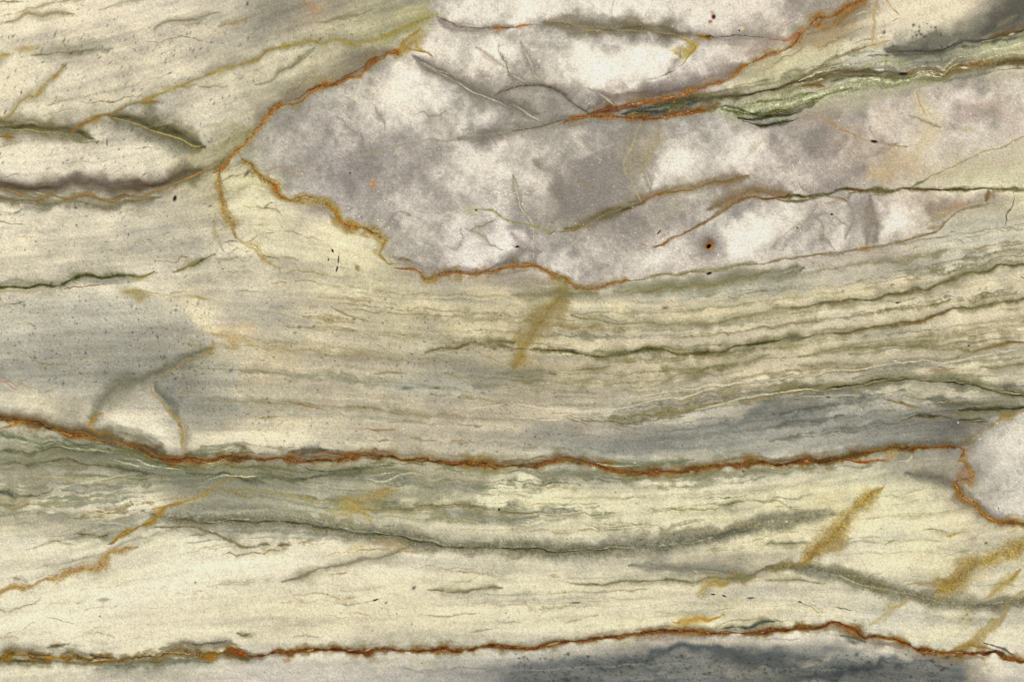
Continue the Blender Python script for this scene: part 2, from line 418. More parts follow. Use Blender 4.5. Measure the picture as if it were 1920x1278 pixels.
# ----- clouds ---------------------------------------------------------------
BL = """
1000 15 150 24 0 E4DED4 .8
870 12 60 26 0 E2DBD2 .7
1120 25 60 25 0 E5E0D7 .6
1270 22 70 30 0 DDD6CC .6
1400 35 60 30 -20 D9CEC6 .6
1130 100 110 32 12 F0ECE5 .95
1250 100 60 28 0 E8E3DC .8
1080 90 40 30 10 EDE8DF .7
1170 145 45 40 40 E9E5DE .85
1220 110 40 30 0 E6E1DA .6
1345 100 55 26 -20 DDD7D0 .7
980 130 28 16 20 C4BCB3 .6
930 85 45 20 15 E6E1D8 .8
835 75 45 22 25 E3DCD0 .8
895 115 55 28 25 E2DBD0 .85
800 65 22 22 0 CDC4B8 .6
965 108 16 12 0 EAE6DF .7
1050 195 18 10 0 DAD5CF .8
1015 170 40 25 15 A79F96 .6
930 150 90 16 30 A39B8E .7
1060 165 70 20 30 A69D92 .6
1160 175 60 18 -15 9A908A .6
1215 165 45 18 -20 938B87 .6
1290 165 60 12 -22 8F857D .5
1290 130 60 22 -25 C3BAB3 .5
770 140 75 22 15 DDD7D1 .75
800 165 65 28 15 D9D3CC .7
870 200 48 32 15 DAD6D1 .9
900 225 50 22 -10 D5D0CB .7
640 175 60 20 -25 BBB4AE .6
540 235 50 40 -20 AAA29F .7
620 230 60 40 0 ACA5A1 .7
545 285 60 32 0 A39C99 .7
700 250 80 30 0 AEA7A1 .6
830 230 60 16 10 A29A91 .5
660 330 70 40 0 9D9695 .7
770 300 70 22 -15 A29A98 .7
860 320 60 26 -10 BBB5B0 .7
930 310 38 34 -10 D0CBC6 .75
985 300 30 26 0 CFCAC4 .8
1050 270 30 18 -10 CCC6C0 .6
990 350 30 26 0 BDB6AF .6
780 370 100 35 0 A9A2A0 .6
870 350 55 25 -10 BDB7B4 .6
850 440 90 32 -10 C5BFBD .8
930 450 45 35 -30 D9D4D3 .85
900 475 55 16 -15 CFC9C8 .8
720 400 50 25 30 A39C9B .5
1140 285 45 22 -20 8E8781 .8
1100 335 55 30 -20 8A837E .8
1070 375 60 35 0 827A74 .8
1135 345 40 25 0 857D76 .6
1010 400 60 20 0 A0998F .5
1150 250 60 20 0 B5ADA3 .6
1200 260 26 60 20 A39880 .7
1195 330 28 45 0 A89E88 .7
1270 305 70 26 -20 D9D4CE .85
1240 320 40 20 -20 E2DDD7 .7
1330 255 60 24 -10 D3CDC7 .8
1380 285 50 22 -15 DBD6CF .85
1310 340 50 16 -15 B9B1A9 .6
1390 335 60 14 0 B0A79D .7
1470 280 60 26 -10 BFB6AE .7
1500 310 60 30 0 B7ADA6 .6
1540 280 60 26 0 A29891 .7
1560 340 80 18 0 AA9F98 .8
1570 260 24 16 0 C6BEB8 .5
1640 215 50 20 30 BBAFA2 .8
1630 235 40 16 40 CFC6BC .8
1650 250 40 20 10 D0C6BA .6
1600 225 60 18 30 B4A798 .6
1650 310 60 22 0 B3A395 .7
1740 190 26 26 0 D5CAB9 .6
1800 180 60 22 -25 D2C9C2 .8
1840 205 40 30 -30 B3A69C .8
1880 215 34 26 -20 D0C8C1 .8
1900 170 40 28 0 CDC4B9 .7
1780 260 60 14 -20 CFC6BD .7
1830 250 60 12 -20 CBC3B6 .6
1100 470 90 30 -15 B5AEAA .7
1150 420 60 20 -10 9C9286 .6
1130 395 50 14 -20 6F6650 .8
1060 485 60 20 0 BDB6B2 .7
1085 515 40 16 0 A9A29F .7
1040 500 40 14 15 C8C2BF .6
1250 410 50 22 -10 A89F93 .7
1220 440 40 14 -20 B8B0A5 .6
1210 495 60 20 -15 C9C3BC .8
1270 480 50 22 -25 D2CCC6 .85
1190 510 50 12 -10 C4BDB6 .6
1300 390 55 14 -20 A0968B .6
1350 370 40 14 -30 9B9084 .7
1385 435 40 40 20 ECE9E4 .95
1355 425 30 25 0 E4E0DA .8
1370 470 50 18 -10 D6D1CB .8
1440 430 40 26 -20 E3DFDA .9
1470 400 34 16 -20 DDD8D2 .8
1510 440 34 26 -45 D3CDC8 .85
1545 420 16 40 30 A2998E .6
1590 415 16 35 0 C7C2BD .9
1580 450 30 16 0 C6C0BA .8
1500 395 50 8 -15 A9A08F .5
1680 400 44 30 0 E8E4DF .98
1670 430 36 20 0 D9D4CD .8
1750 380 70 16 5 A2937E .85
1800 375 60 14 0 A3957F .8
1740 410 50 18 -20 AC9F8A .7
1800 372 14 9 0 C08B62 .7
1815 373 10 7 0 C58E62 .6
1630 410 14 50 0 9C9184 .7
1545 480 60 8 -5 A79E8D .5
1330 480 26 20 0 A69B91 .7
1440 470 40 10 -15 B8AFA5 .6
1900 830 60 40 -20 D6D2CA .85
1870 860 26 40 0 C9C5BE .7
1850 875 16 16 0 AEACA9 .6
1890 900 40 20 -20 C6C3BE .8
1880 935 40 16 -20 A5A5A5 .7
1900 960 40 10 0 C9C6C4 .7
1870 960 20 8 30 BEB8B2 .6
1795 890 24 22 0 A09588 .7
1790 865 20 12 0 9D9586 .6
490 25 45 22 0 B2B0A8 .6
500 60 50 30 0 AEACA3 .5
430 85 50 22 -20 B1AEA5 .7
390 60 70 30 -10 B9B6AA .5
210 40 90 30 0 D1CCBE .6
90 60 90 30 0 DAD4C4 .6
60 120 60 40 0 D8D3C1 .5
140 90 60 14 -8 A9A491 .8
160 60 60 14 0 C6C2B1 .5
250 130 80 30 -10 CFCAB8 .5
420 190 60 40 -20 D2CDBE .6
300 290 110 30 0 CFCABB .7
60 300 70 24 0 D7D2C4 .7
560 60 60 26 -15 CBC5AD .7
630 55 26 20 0 B0A998 .5
730 40 60 22 -20 C3BE92 .8
760 20 50 18 0 BDB98A .7
720 60 50 18 -10 C6C298 .6
690 45 50 18 -10 C0BCA0 .6
640 35 70 16 -10 BFBBA0 .5
545 120 80 18 -25 C9C5AC .7
520 170 60 16 -25 B4B095 .7
590 130 70 16 -20 B9B598 .6
640 120 60 18 -20 B8B298 .6
690 95 60 12 -10 9C937B .7
560 165 60 16 -25 A59F87 .6
520 200 26 20 -40 A0988A .7
570 35 40 14 -15 C9B394 .5
585 5 24 10 0 C58F62 .5
1500 20 70 30 -20 C9BFB2 .6
1480 45 60 16 -30 B3A79A .5
1470 25 40 20 0 DFCFC0 .6
1550 60 60 20 -30 A3916F .8
1520 80 50 16 -20 9F9479 .8
1590 45 40 16 -30 A89676 .7
1500 110 70 10 -25 A8A685 .5
1470 130 60 16 -15 CFCBA8 .8
1540 105 60 12 -20 C7C2A5 .7
1420 150 40 16 -20 B9B692 .6
1640 110 60 20 -5 C0BEAE .8
1680 40 40 24 0 D5CCB9 .6
1620 50 14 30 0 B9B3A1 .6
1740 25 70 24 -10 DAD1B9 .7
1720 60 60 14 -20 CBC6B4 .7
1850 25 40 24 -30 8D8A7D .8
1900 15 40 30 -30 75716A .9
1880 45 50 22 -25 75726A .9
1800 72 70 14 -15 8A8779 .9
1730 95 50 14 -10 76746A .9
1700 110 30 12 0 7A7A68 .8
1780 100 60 10 -10 A8A790 .6
1880 95 60 10 -15 C5C5A0 .8
1850 110 60 6 -10 B9B48F .6
40 460 60 40 0 D2CDBB .6
150 430 90 40 0 CBC7B7 .5
300 450 70 30 0 BDBAAD .6
90 500 90 18 0 B9B5A5 .6
50 410 40 20 0 D6D1C0 .6
380 350 40 26 0 B1AC8E .6
370 390 40 26 0 B5B09A .5
420 500 60 40 0 C7C2B1 .5
460 380 20 40 0 D6D1B3 .6
530 420 60 50 30 D9D3B3 .7
620 460 70 40 30 DAD4B2 .8
540 480 50 30 0 CBC6AF .6
660 500 60 20 0 D1CAA8 .7
600 520 50 14 0 B5B09A .5
500 350 30 16 30 BFBC8C .6
770 490 30 12 15 B8A878 .5
60 575 70 12 0 CDC7AC .7
150 600 110 34 0 B3B1A6 .8
60 620 70 30 0 B5B4AA .6
250 640 100 40 0 A9A89F .8
330 600 60 20 10 B3B1A5 .6
370 590 32 14 45 DFD8BB .95
345 578 40 12 10 D8D1B4 .7
390 615 30 10 45 CCC2A0 .7
440 625 40 14 10 C6B48C .8
530 650 60 20 0 C7BB95 .6
500 600 70 20 15 B3B0A1 .6
600 700 120 14 0 B2AC96 .6
490 545 40 18 40 D0CBBB .7
560 550 70 14 10 BDB79D .6
700 570 110 22 5 CBC4A4 .7
900 590 110 26 0 C8C0A0 .6
930 560 80 14 0 BDB48F .6
840 545 60 14 0 C7C1A5 .6
1000 530 70 14 0 A9A189 .6
1000 520 30 10 0 A79A78 .6
1290 555 110 16 0 A0A193 .9
1400 545 80 16 -10 8F9081 .8
1470 525 60 18 -12 87887A .95
1430 540 50 14 -12 85877A .6
1540 520 80 14 -8 BDBAA9 .7
1690 500 120 16 -8 B5B3A6 .7
1850 455 90 24 -8 B3B3A9 .8
1850 420 60 20 -10 BBBAAE .7
1800 490 80 14 -12 C9C4AA .6
1600 545 110 12 -8 D1C9A5 .8
1480 560 60 10 -6 C9C1A0 .6
1200 580 140 16 0 C9C0A0 .7
1100 620 130 16 0 BFB89E .6
1300 630 130 16 -4 C4BDA4 .7
1550 600 120 14 -8 CBC4AC .7
1700 580 110 14 -10 D0C8AA .7
1850 530 80 18 -8 D6CDAE .8
1800 620 110 12 -4 CBC4AA .6
1180 640 90 8 0 C3BCA6 .6
850 690 90 20 0 A9A695 .7
780 720 60 14 0 9C9E98 .7
830 725 60 12 0 9B9D96 .7
900 710 60 18 0 A2A298 .7
700 740 90 14 5 B9B19A .5
900 770 120 20 0 B8AF96 .7
760 820 130 14 0 B9B29C .7
880 825 100 12 0 AAA798 .6
1050 700 120 10 0 B4AC8C .7
1000 700 40 8 0 928D76 .7
1250 700 130 14 -4 BFB79A .6
1050 790 110 14 0 B3AA94 .7
1080 825 130 14 0 9C9C93 .9
1200 830 110 12 -4 939591 .95
1270 815 90 12 -12 94968F .9
1150 850 130 10 0 B4B3A3 .8
1330 850 90 10 -8 B2B19C .8
1400 785 60 12 -18 7F837F .95
1430 770 40 9 -15 6F726B .9
1500 765 60 10 -4 717671 .95
1520 790 90 14 -4 9FA3A3 .9
1450 810 90 14 -10 A2A5A1 .85
1560 820 110 14 -4 A5A59A .8
1640 790 70 12 -6 96978F .8
1700 780 60 8 -6 85867C .8
1780 800 70 14 4 777772 .95
1820 800 40 12 0 716F66 .8
1720 818 60 9 -10 858780 .8
1660 833 60 6 -3 7A7B74 .8
1600 750 110 7 0 85847A .8
1500 752 60 7 0 8C8C7C .7
1840 760 80 10 0 8C8A78 .8
1850 740 70 8 0 A9A894 .6
1700 738 70 8 0 BFBBA0 .7
1880 690 60 10 -6 A8A596 .6
1860 705 70 8 0 D0CAAC .8
1640 702 110 6 -6 9F9D8C .7
1500 700 80 10 -10 BEB69B .6
60 740 70 14 0 BDB8A3 .7
120 755 70 12 0 C5BFA8 .7
60 665 70 26 0 A9A9A2 .7
180 690 80 26 0 A6A59B .7
350 750 40 30 0 9EA09A .8
320 740 16 26 -30 80827A .7
430 760 60 22 0 A8A79A .6
400 800 60 14 0 B6B3A2 .6
430 690 50 20 0 B8B4A4 .5
520 735 60 16 0 B4B2A4 .6
500 815 60 14 0 D8D1B7 .9
420 830 60 12 0 CEC8AE .8
640 835 90 9 0 CBC5AC .8
240 790 46 18 15 E4DFCB .95
290 805 36 20 40 E8E3D0 .95
300 770 20 20 0 C6C4B4 .6
70 815 50 11 -5 B8BBA2 .9
60 845 90 14 0 84866A .85
160 850 90 14 3 80826A .85
280 850 40 12 0 7E7D62 .8
100 865 100 6 0 8B8C70 .6
240 870 60 10 10 7F806C .8
330 895 60 12 5 8B8B7B .9
420 890 70 14 0 92927F .9
100 885 90 12 0 B4B398 .8
30 905 60 14 0 BDBAA0 .7
90 910 60 12 0 ABA896 .7
200 900 60 14 -8 A5A592 .6
60 940 80 8 0 A8A694 .7
240 925 50 16 -12 CFCBB0 .9
180 935 60 14 0 C2BFA6 .7
400 945 90 16 -8 96988A .9
480 930 60 12 -6 9A9B89 .8
560 950 80 12 -4 A5A68F .7
540 890 80 10 0 83856D .7
480 905 80 9 0 8C8D7C .8
560 915 70 7 0 B9B9A3 .7
640 900 70 9 -5 A3A28E .7
720 895 60 8 0 8D8B74 .7
620 922 60 9 -6 C4C6AE .9
700 905 70 6 -3 B0AF9C .6
770 910 60 8 0 B3B497 .6
830 900 60 10 0 A9A78E .6
840 880 60 6 0 9B967A .6
900 890 60 8 0 A39D88 .6
760 930 60 7 -8 AFAE8C .6
900 925 60 14 -5 CACAAF .9
980 900 60 14 0 CECDB2 .8
1060 885 60 8 10 9F9D88 .7
1120 895 80 7 0 9D9C87 .7
1200 870 80 5 0 92947A .7
1200 905 100 16 0 D0CDB2 .8
1330 920 110 16 0 D4D2B5 .8
1420 900 60 10 0 D3D1BA .8
1480 888 60 8 -4 8F8F7A .5
1450 930 90 16 0 D2CEAE .8
1560 910 90 14 -6 D3CFAF .8
1660 895 50 9 0 A6A590 .6
1620 880 80 5 0 9E9B86 .7
1720 870 60 8 0 A5A08C .8
1700 950 70 40 30 DAD7B2 .9
1650 1010 70 20 0 DCDABE .9
1740 1040 80 16 0 DAD7B5 .8
1760 980 50 14 30 D2CFB2 .6
1580 1040 60 14 -10 D6D3BC .8
1500 1000 60 16 -10 D4CDAF .7
1400 1020 60 20 -14 CFCBAB .8
1480 990 60 10 -10 C4BF98 .5
1350 960 110 12 -6 CBC8A5 .7
1100 985 130 18 0 CECBAD .8
900 985 90 18 0 CFCCB4 .8
980 1005 90 10 0 C9C6AE .7
1050 1050 110 12 0 C7C4AF .8
1200 1045 110 8 -4 B9B6A0 .7
800 1050 90 16 -5 DFDBC9 .9
720 1070 90 16 -8 DFDBC4 .8
680 1030 50 10 -5 CFC8A8 .6
1000 1070 110 9 0 C9C5B0 .6
900 1120 140 14 0 D5D1BC .8
640 1105 110 16 0 DCD7BE .8
540 1050 80 22 -15 E4E0CE .95
430 1070 80 26 -20 E8E5D2 .95
330 1080 90 24 -25 EBE8D6 .95
220 1130 110 26 -15 ECE8D5 .95
90 1140 90 26 0 E9E5CE .9
330 1030 60 24 -10 DEDBC6 .8
60 1020 50 12 -5 E8E5D5 .95
120 1045 60 12 0 CFCCB9 .8
150 1000 70 8 0 B2AF9C .7
60 975 60 10 0 BFBBA6 .7
200 1000 50 9 5 B0AD98 .6
90 1060 70 10 0 CDC9B8 .7
200 1045 30 12 -35 BFB09B .6
280 975 50 10 10 C0BDAD .6
260 945 40 14 -10 DAD6BF .9
350 1000 60 10 5 D5D2BC .7
440 1010 40 9 10 C5C3B0 .7
360 1200 120 12 -5 D4CFB5 .6
560 1180 110 16 -8 D5CFB3 .7
200 1200 80 12 0 DFDAC0 .7
60 1200 60 12 0 D3CFBA .7
360 1256 70 10 -5 A9A896 .7
250 1247 40 8 0 7E8376 .85
150 1260 60 9 0 C9C6B5 .7
60 1265 60 9 0 D6D2B8 .7
450 1262 60 9 0 CECBC2 .7
520 1245 70 9 0 BFBCB4 .7
640 1255 110 12 0 C5C2BC .8
760 1240 80 8 0 C3C0AC .7
900 1245 80 12 0 BEBCB8 .8
720 1275 90 10 0 B0B0B2 .7
860 1272 80 10 0 A9A9AC .7
1100 1215 110 7 -8 BFBCB8 .8
1300 1203 130 7 -3 B5AFAE .85
1480 1200 80 10 0 BFBCB8 .85
1600 1213 70 7 10 C5C2BA .85
1700 1228 70 6 8 C0BEB2 .85
1620 1160 110 14 0 C4C3B4 .6
1700 1150 60 14 0 C6C5B8 .7
1500 1125 90 10 0 C3C0B0 .7
1420 1115 60 10 0 BFBEB4 .8
1600 1115 60 12 10 C6C3AF .6
1480 1150 90 9 -4 DDD8B8 .8
1300 1130 80 12 -4 C9C4AF .7
1200 1160 120 9 -6 D8D3B3 .8
1450 1195 60 5 0 C9C5BC .5
1840 1150 50 16 0 B5B3A5 .7
1780 1170 40 20 -20 C9C6AA .6
1740 1190 80 12 0 D5D0B2 .8
1900 1190 50 18 0 DAD6BD .9
1880 1080 50 16 -30 D2CFB6 .7
1840 1060 60 10 -30 CECBB5 .4
1850 1100 50 10 -20 D0CCB4 .8
1820 1020 60 9 -10 B7B39E .7
1870 1000 60 9 0 C2BEA8 .6
1830 1270 40 12 -20 C5BFB3 .8
1870 1252 40 9 10 D5D0C6 .8
1900 1272 30 8 0 A9A7A3 .7
1735 1245 70 8 0 7B7974 .7
1790 1255 26 20 0 857D68 .8
"""
for _l in BL.strip().splitlines():
    v = _l.split()
    B(float(v[0]), float(v[1]), float(v[2]) * 1.05, float(v[3]) * 1.08, float(v[4]), v[5], float(v[6]) * .92)

B(180, 110, 460, 170, -8, 'DED2B0', .28)
B(100, 470, 400, 90, 0, 'D6CCAE', .22)
for _a in ((1890, 850, 46, 40, 0, 'DDD7C8', .7), (1900, 940, 46, 22, 0, 'D0CBBC', .6), (1855, 880, 16, 24, 0, 'AEA99C', .6), (1880, 905, 40, 9, -24, '9E9A8E', .6)):
    B(*_a)
QM = {k: inside(v, 2.2) for k, v in (('main', Q_MAIN), ('top', Q_TOP), ('low', Q_LOW), ('edge', Q_EDGE))}
QUARTZ = np.clip(sum(QM.values()), 0, 1)
QS = blur(QUARTZ, 5)
# the dark biotite-rich bed along the bottom
DARK = PG('930,1330 935,1275 960,1256 1000,1243 1060,1235 1100,1226 1180,1219 1250,1213 1320,1214 1420,1213 1500,1219 1560,1217 1620,1226 1700,1233 1780,1238 1812,1252 1800,1290 1770,1330', '7E8286', .85, 6, 3, .3)
for _a in ((1150, 1235, 110, 9, -6, '565A5E', .8), (1280, 1225, 110, 7, 0, '5C6064', .85), (1450, 1232, 90, 9, 2, '53585C', .9),
           (1600, 1252, 70, 8, -8, '4A4F53', .92), (1560, 1262, 60, 8, 0, '55595D', .8), (1745, 1246, 40, 7, 0, '5C5D5E', .8),
           (1380, 1225, 60, 6, 0, '686C6E', .8), (1250, 1262, 90, 9, 0, '94969A', .7), (1040, 1262, 60, 9, -8, '74777C', .7), (1400, 1258, 60, 7, 0, 'A4A196', .7),
           (1540, 1232, 40, 4, 0, 'A5A297', .8), (1450, 1275, 70, 6, 0, '7F8285', .7), (1350, 1245, 60, 5, 10, '9D9C98', .7), (1700, 1262, 50, 8, 0, '7D7E7E', .8), (1660, 1275, 60, 5, 0, '8F8E88', .8)):
    B(*_a)

_DARKBED = 1
PG('-200,556 100,554 220,564 320,572 350,596 392,622 398,648 340,682 290,704 250,714 215,724 190,748 120,740 0,712 -200,700', 'A2A39B', .5, 7, 4, .5)
PG('298,724 345,700 400,668 450,690 440,740 470,780 390,796 345,792 322,764', 'A0A299', .45, 8, 4, .5)
# ----- broad texture: bedding bands and mottling ----------------------------
_str = 1 - QS
_b = (.024 * BAND + .018 * STREAK) * (.35 + .65 * _str) + .018 * CLOUD
IMG *= (1 + .6 * _b)[..., None]
_t = (.016 * unit(.7 * BAND + CLOUD) * _str)[..., None]          # warm/cool drift of the beds
IMG += _t * np.array([.05, .0, -.16], np.float32)
# lightness of beds and quartz on a 40-unit lattice (one hex digit per cell)
LUM_A = """ddddddccbaba
dccccbbaba99
cc98abbbba99
dcccbbbcbbba
ddcbbbbaabbb
cbbbb99bcccb
bbbbbbbbba98
ddccccdccb8a
cbbbbbbbaaac
aabbaa99a9bc
ddbccbbbabbc
dcccbaa99bbc
bbbaabbbaabb
babcccccbbaa
ccbbababbdaa
baaaaaa989ca
9888888888bb
8988877888aa
bbba97896899
aa989cdc8889
9a87679cbccc
777777667888
aa9aa9977677
99abccca9889
aa9aa9b99877
deedbabdddcb
dcbbbdeeeeed
cddeeeeeeddd
deeeeedddddd
dddedddddddc
bbbccccbaaab
bcccbbbbbccc"""
LUM_B = """669788887ddc
6988ba99b989
9bab669bd9ed
a99867da8bc8
976 8abdec767
85789bbb9bc7
88898786998 6
787865778ccd
b78768879acb
cb8778aa89aa
cccc9789abbc
bbbcdc78accd
baabbb878cd6
babbbbaa999a
aabbbbbbbbbb
a9abaaabbbba
baba a9aa8899
aaa9aaa99887
a9999a9aaa98
a9aaa9aaaaaa
cdcbbbaaa999
888888899aab
77788899 89aa
89ab99aa99cc
899bcaabcccc
cccdcbbaaabb
edcdddddcccb
dddcddddcccc
dccdddcdddcc
cccdcbcccbbb
bbbbabbbbbbb
ccbbbaa99887"""
LUM_C = """edcddedcdccc
98776676 7a88
a9bfedfd9cb9
69aefcdbba a8
66 58cc566aba
587654567896
b899769 8a9bc
9a9557 8db9db
bc5547ccb899
984 556778867
687665 8878dd
a77a88ab a6ed
6ab88bdca9a9
a8a8aaaaaaaa
aaabbbbbabbb
8aaabbaaabbb
aaaaaaaaaaa9
889a9abbbbbc
99aaaaa9899a
aaababbbb987
999887789889
bba99aa9aaa9
cca9abccbccb
bcccbbcccccc
bcccccccccca
bbbba998bccc
ccccbbaaa98b
cdccccccbaaa
dccbccccbabb
dddddddcbccc
bbba87777766
766666677765"""
LUM_D = """c9778ccddc84
a6679cccb855
cbbbbb7568bb
a97688687 79a
cbbc999 9adab
698 7bbacb97c
9868 9abcbcbc
988a78bcbccd
ab9889acdddd
bb997dd8898b
cc8b8dc8abbb
9c8b8aabbbbb
aabbbabbbbbb
ababbbbbbbbb
bbcccccccccb
bbbbbbbbbbbb
bbbabbbbbbaa
bba99a98abca
989abbbaba99
66788787657a
999887776 7bc
bbbaa989879c
ccccbab9 97aa
ccbbcdddca9c
cdcbdddddcbb
dccceddccbba
babccddccbbb
bbcbbbbbbccc
ccccbbbbbaaa
ddcbcccccbcd
8889abccbcdd
6456556557cc"""
_dq = dict(zip('3456789abcdef', (.47, .51, .555, .60, .64, .68, .715, .75, .785, .83, .875, .92, .95)))
_db = dict(zip('3456789abcdef', (.44, .47, .51, .56, .61, .655, .70, .735, .767, .805, .845, .888, .92)))
_rows = [''.join(t) for t in zip(*[[q.replace(' ', '') for q in b.strip().splitlines()] for b in (LUM_A, LUM_B, LUM_C, LUM_D)])]
_lq = np.array([[_dq[q] for q in r] for r in _rows], np.float32)
_lb = np.array([[_db[q] for q in r] for r in _rows], np.float32)
_q1, _q2 = fbm(40, 5, 51, .7), fbm(40, 5, 52, .7)


def lumat(g, amp):
    """lattice sampled on noise-torn coordinates, so patches get ragged mineral edges."""
    up = upsample(g, NY, NX, np.clip((ys - 20) / 40, 0, 31), np.clip((xs - 20) / 40, 0, 47))
    iy = np.clip(np.arange(NY)[:, None] + amp * _q1 / STEP, 0, NY - 1).astype(np.int32)
    ix = np.clip(np.arange(NX)[None, :] + amp * _q2 / STEP, 0, NX - 1).astype(np.int32)
    return up[iy, ix]


_q = fbm(46, 6, 21, .66)
_l = IMG.mean(2)
_rid = 1 - np.abs(fbm(38, 5, 61, .62)) * 1.6                       # crystalline ridging
_cell = np.tanh(3.0 * fbm(58, 4, 63, .55)) * .5 + np.tanh(4.0 * fbm(24, 3, 64, .5)) * .5
_ql = .80 * blur(lumat(_lq, 9), 2) + .20 * (.72 + (_l - .70) * 1.5) + .014 * _q + .022 * _rid + .013 * _cell + .006 * fbm(9, 3, 62, .8)
_ql = .757 + .22 * np.tanh((_ql - .722) * 1.16 / .22)
_sl = .72 * blur(lumat(_lb, 5), 16, 3) + .28 * (_l + (_l - blur(_l, 40)) * .6) + .006 * CLOUD + .003 * fbm(22, 3, 22, .6) + .010 * BAND + .007 * STREAK
_sl = .787 + (_sl - .765) * 1.22
_sl = np.where(_sl > .84, .84 + (_sl - .84) * .55, _sl)
_nl = _ql * QS + _sl * (1 - QS)
_hue = IMG / np.maximum(_l, .05)[..., None]
_hue = 1 + (_hue - 1) * (.55 * QS + .97 * (1 - QS))[..., None]
IMG = _nl[..., None] * _hue * np.where(QS[..., None] > .5, np.array([1.024, 1.002, .955], np.float32), np.array([1.014, .998, .972], np.float32))

_dm = blur(DARK, 4)[..., None]
IMG = IMG * (1 - .09 * _dm) * (1 + _dm * (np.array([.99, 1.0, .995], np.float32) - 1))
for _a in ((1130, 1240, 100, 7, -6, '5A5E60', .6), (1260, 1226, 120, 6, -2, '54585A', .65), (1420, 1226, 80, 6, 2, '5C6062', .6), (1460, 1240, 90, 7, 4, '565A5C', .6),
           (1600, 1252, 80, 7, -8, '43484A', .75), (1560, 1266, 60, 6, 0, '565A5C', .6), (1750, 1244, 45, 7, 4, '4E5052', .7), (1340, 1250, 70, 4, 12, 'A3A29C', .5), (1540, 1234, 45, 4, 0, 'ABA89C', .7), (1000, 1262, 40, 8, -10, '6C7074', .6), (1200, 1265, 90, 6, 0, '9C9D9C', .5)):
    B(*_a)
# ----- soft halos and bands -------------------------------------------------
S('-60,236 0,234 40,236 75,238 105,241 135,247 170,262', 10, '59522F', .9, j=1.5, tex=.3, up=1.2, taper=.1)
S('0,250 60,253 110,258 150,262', 9, '6F6748', .5, tex=.3)
S('203,214,.6 225,222 262,231,1.2 300,242,1.3 330,256,1.2 358,270 385,278,.6', 11, '45401F', .92, j=1.5, tex=.2, up=1.15)
S('190,222 215,236 250,244 300,262 340,278 370,286', 9, '8A8671', .5, tex=.2)
S('330,345 345,325 365,305 400,292 430,270 470,245', 16, '8A8454', .65, tex=.6)
S('370,318 395,310 420,300 445,280', 9, '75683A', .75, tex=.6)
S('-60,345 0,349 30,353 60,356 100,350 130,344 150,342 200,349 250,350 290,349 320,341 350,328 375,318', 11, '5A4C38', .9, j=1.8, tex=.2, taper=.04, vary=.3)
S('-60,375 0,373 60,380 110,384 150,378 190,384 240,378 300,370', 8, '7D7455', .8, j=2, tex=.3)
S('100,345 150,338 180,341 230,343', 9, '756B62', .5, j=3)
S('0,530 50,530 110,532 150,515', 8, '85846F', .5, tex=.3)
S('150,524 200,526 260,522', 7, '97968A', .5, tex=.3)
S('520,196 560,180 600,162 650,140 690,118 730,97', 13, '85755C', .62, j=2, tex=.3, up=1.3, dn=.6)
S('480,235 500,212 525,192', 10, '7F755F', .5, up=1.4, dn=.5)
S('780,108 820,130 860,150 900,170 960,195 1010,215', 11, '80786A', .8, j=1, tex=.3)
S('820,34 850,50 900,54 960,50', 6, '85796A', .6, tex=.3)
S('1020,44 1060,46 1100,50 1160,54 1220,58 1290,64', 13, '6E6346', .8, tex=.3, j=2)
S('1060,34 1120,36 1160,40', 12, '918974', .5, tex=.3)
S('1290,64 1340,72 1400,70 1470,70', 9, '8E8376', .6, tex=.3)
S('1400,100 1440,80 1480,68', 14, '9C8878', .5, tex=.3)
S('1105,200 1160,190 1220,182 1290,166 1350,146 1400,122', 13, '6C5A4C', .66, j=2, tex=.3, up=1.3, dn=.4)
S('860,262 920,250 980,240 1040,230 1090,220', 10, '787263', .6, tex=.3)
S('1040,226 1090,226 1140,222', 9, '8C8578', .5)
S('925,180 985,160 1035,165 1080,195 1112,215', 6, '8B8375', .6, tex=.3)
S('-60,776 0,779 45,783 85,795 130,806 180,815 230,824', 9, '5E4E30', .72, j=1.5, tex=.35, up=1.2, dn=.6)
S('180,812 240,812 280,826 310,842', 8, '7D7A62', .6, tex=.3)
S('240,832 290,850 330,858 400,858 480,858 560,858 640,856 700,852 780,858 860,862 940,868 1000,868 1060,858 1120,868 1200,882 1290,880 1370,868 1480,862 1560,860 1610,846 1700,838 1790,832', 7, '6A5A42', .7, j=1.5, tex=.3, up=1.15, dn=1.1, taper=.01)
S('540,848 570,845 610,846', 7, '70756A', .7, tex=.4)
S('350,850 380,842 430,836 460,842', 6, '7E7D64', .6, tex=.4)
S('1160,868 1200,868 1250,872 1290,866', 7, '80826A', .6, tex=.3)
S('960,884 1020,888 1080,890 1150,895 1250,892 1350,888 1440,884', 6, '8D8C76', .6, tex=.4)
S('440,872 500,878 560,884 620,886 700,880 780,884', 7, '74735C', .7, tex=.5)
S('285,966 350,974 420,974 480,978 560,981 620,988 680,997 740,1003 800,1015 860,1024 960,1027 1050,1032 1100,1030 1170,1026 1240,1022 1300,1012 1350,1000 1400,990 1440,978 1500,970 1560,962', 11, '6E6C55', .9, j=1.5, tex=.4, taper=.06, rec='grey_a')
S('580,984 640,990 700,999 750,1004 800,1010', 13, '78765F', .6, tex=.4)
S('1180,1015 1240,1012 1300,1002', 10, '8D8A74', .6, tex=.3)
S('1440,1062 1500,1060 1550,1068 1600,1082 1660,1102 1720,1118 1780,1130 1840,1134 1920,1126 2000,1120', 9, '6C6749', .85, tex=.3, j=1.5, rec='grey_b')
S('1500,1072 1560,1078 1620,1090', 12, '8C8B78', .55, tex=.3)
S('1180,1060 1260,1062 1320,1066 1370,1076 1420,1072 1470,1060', 7, '8A8775', .7, tex=.3)
S('1730,1110 1770,1112 1800,1110', 12, '948D6E', .6)
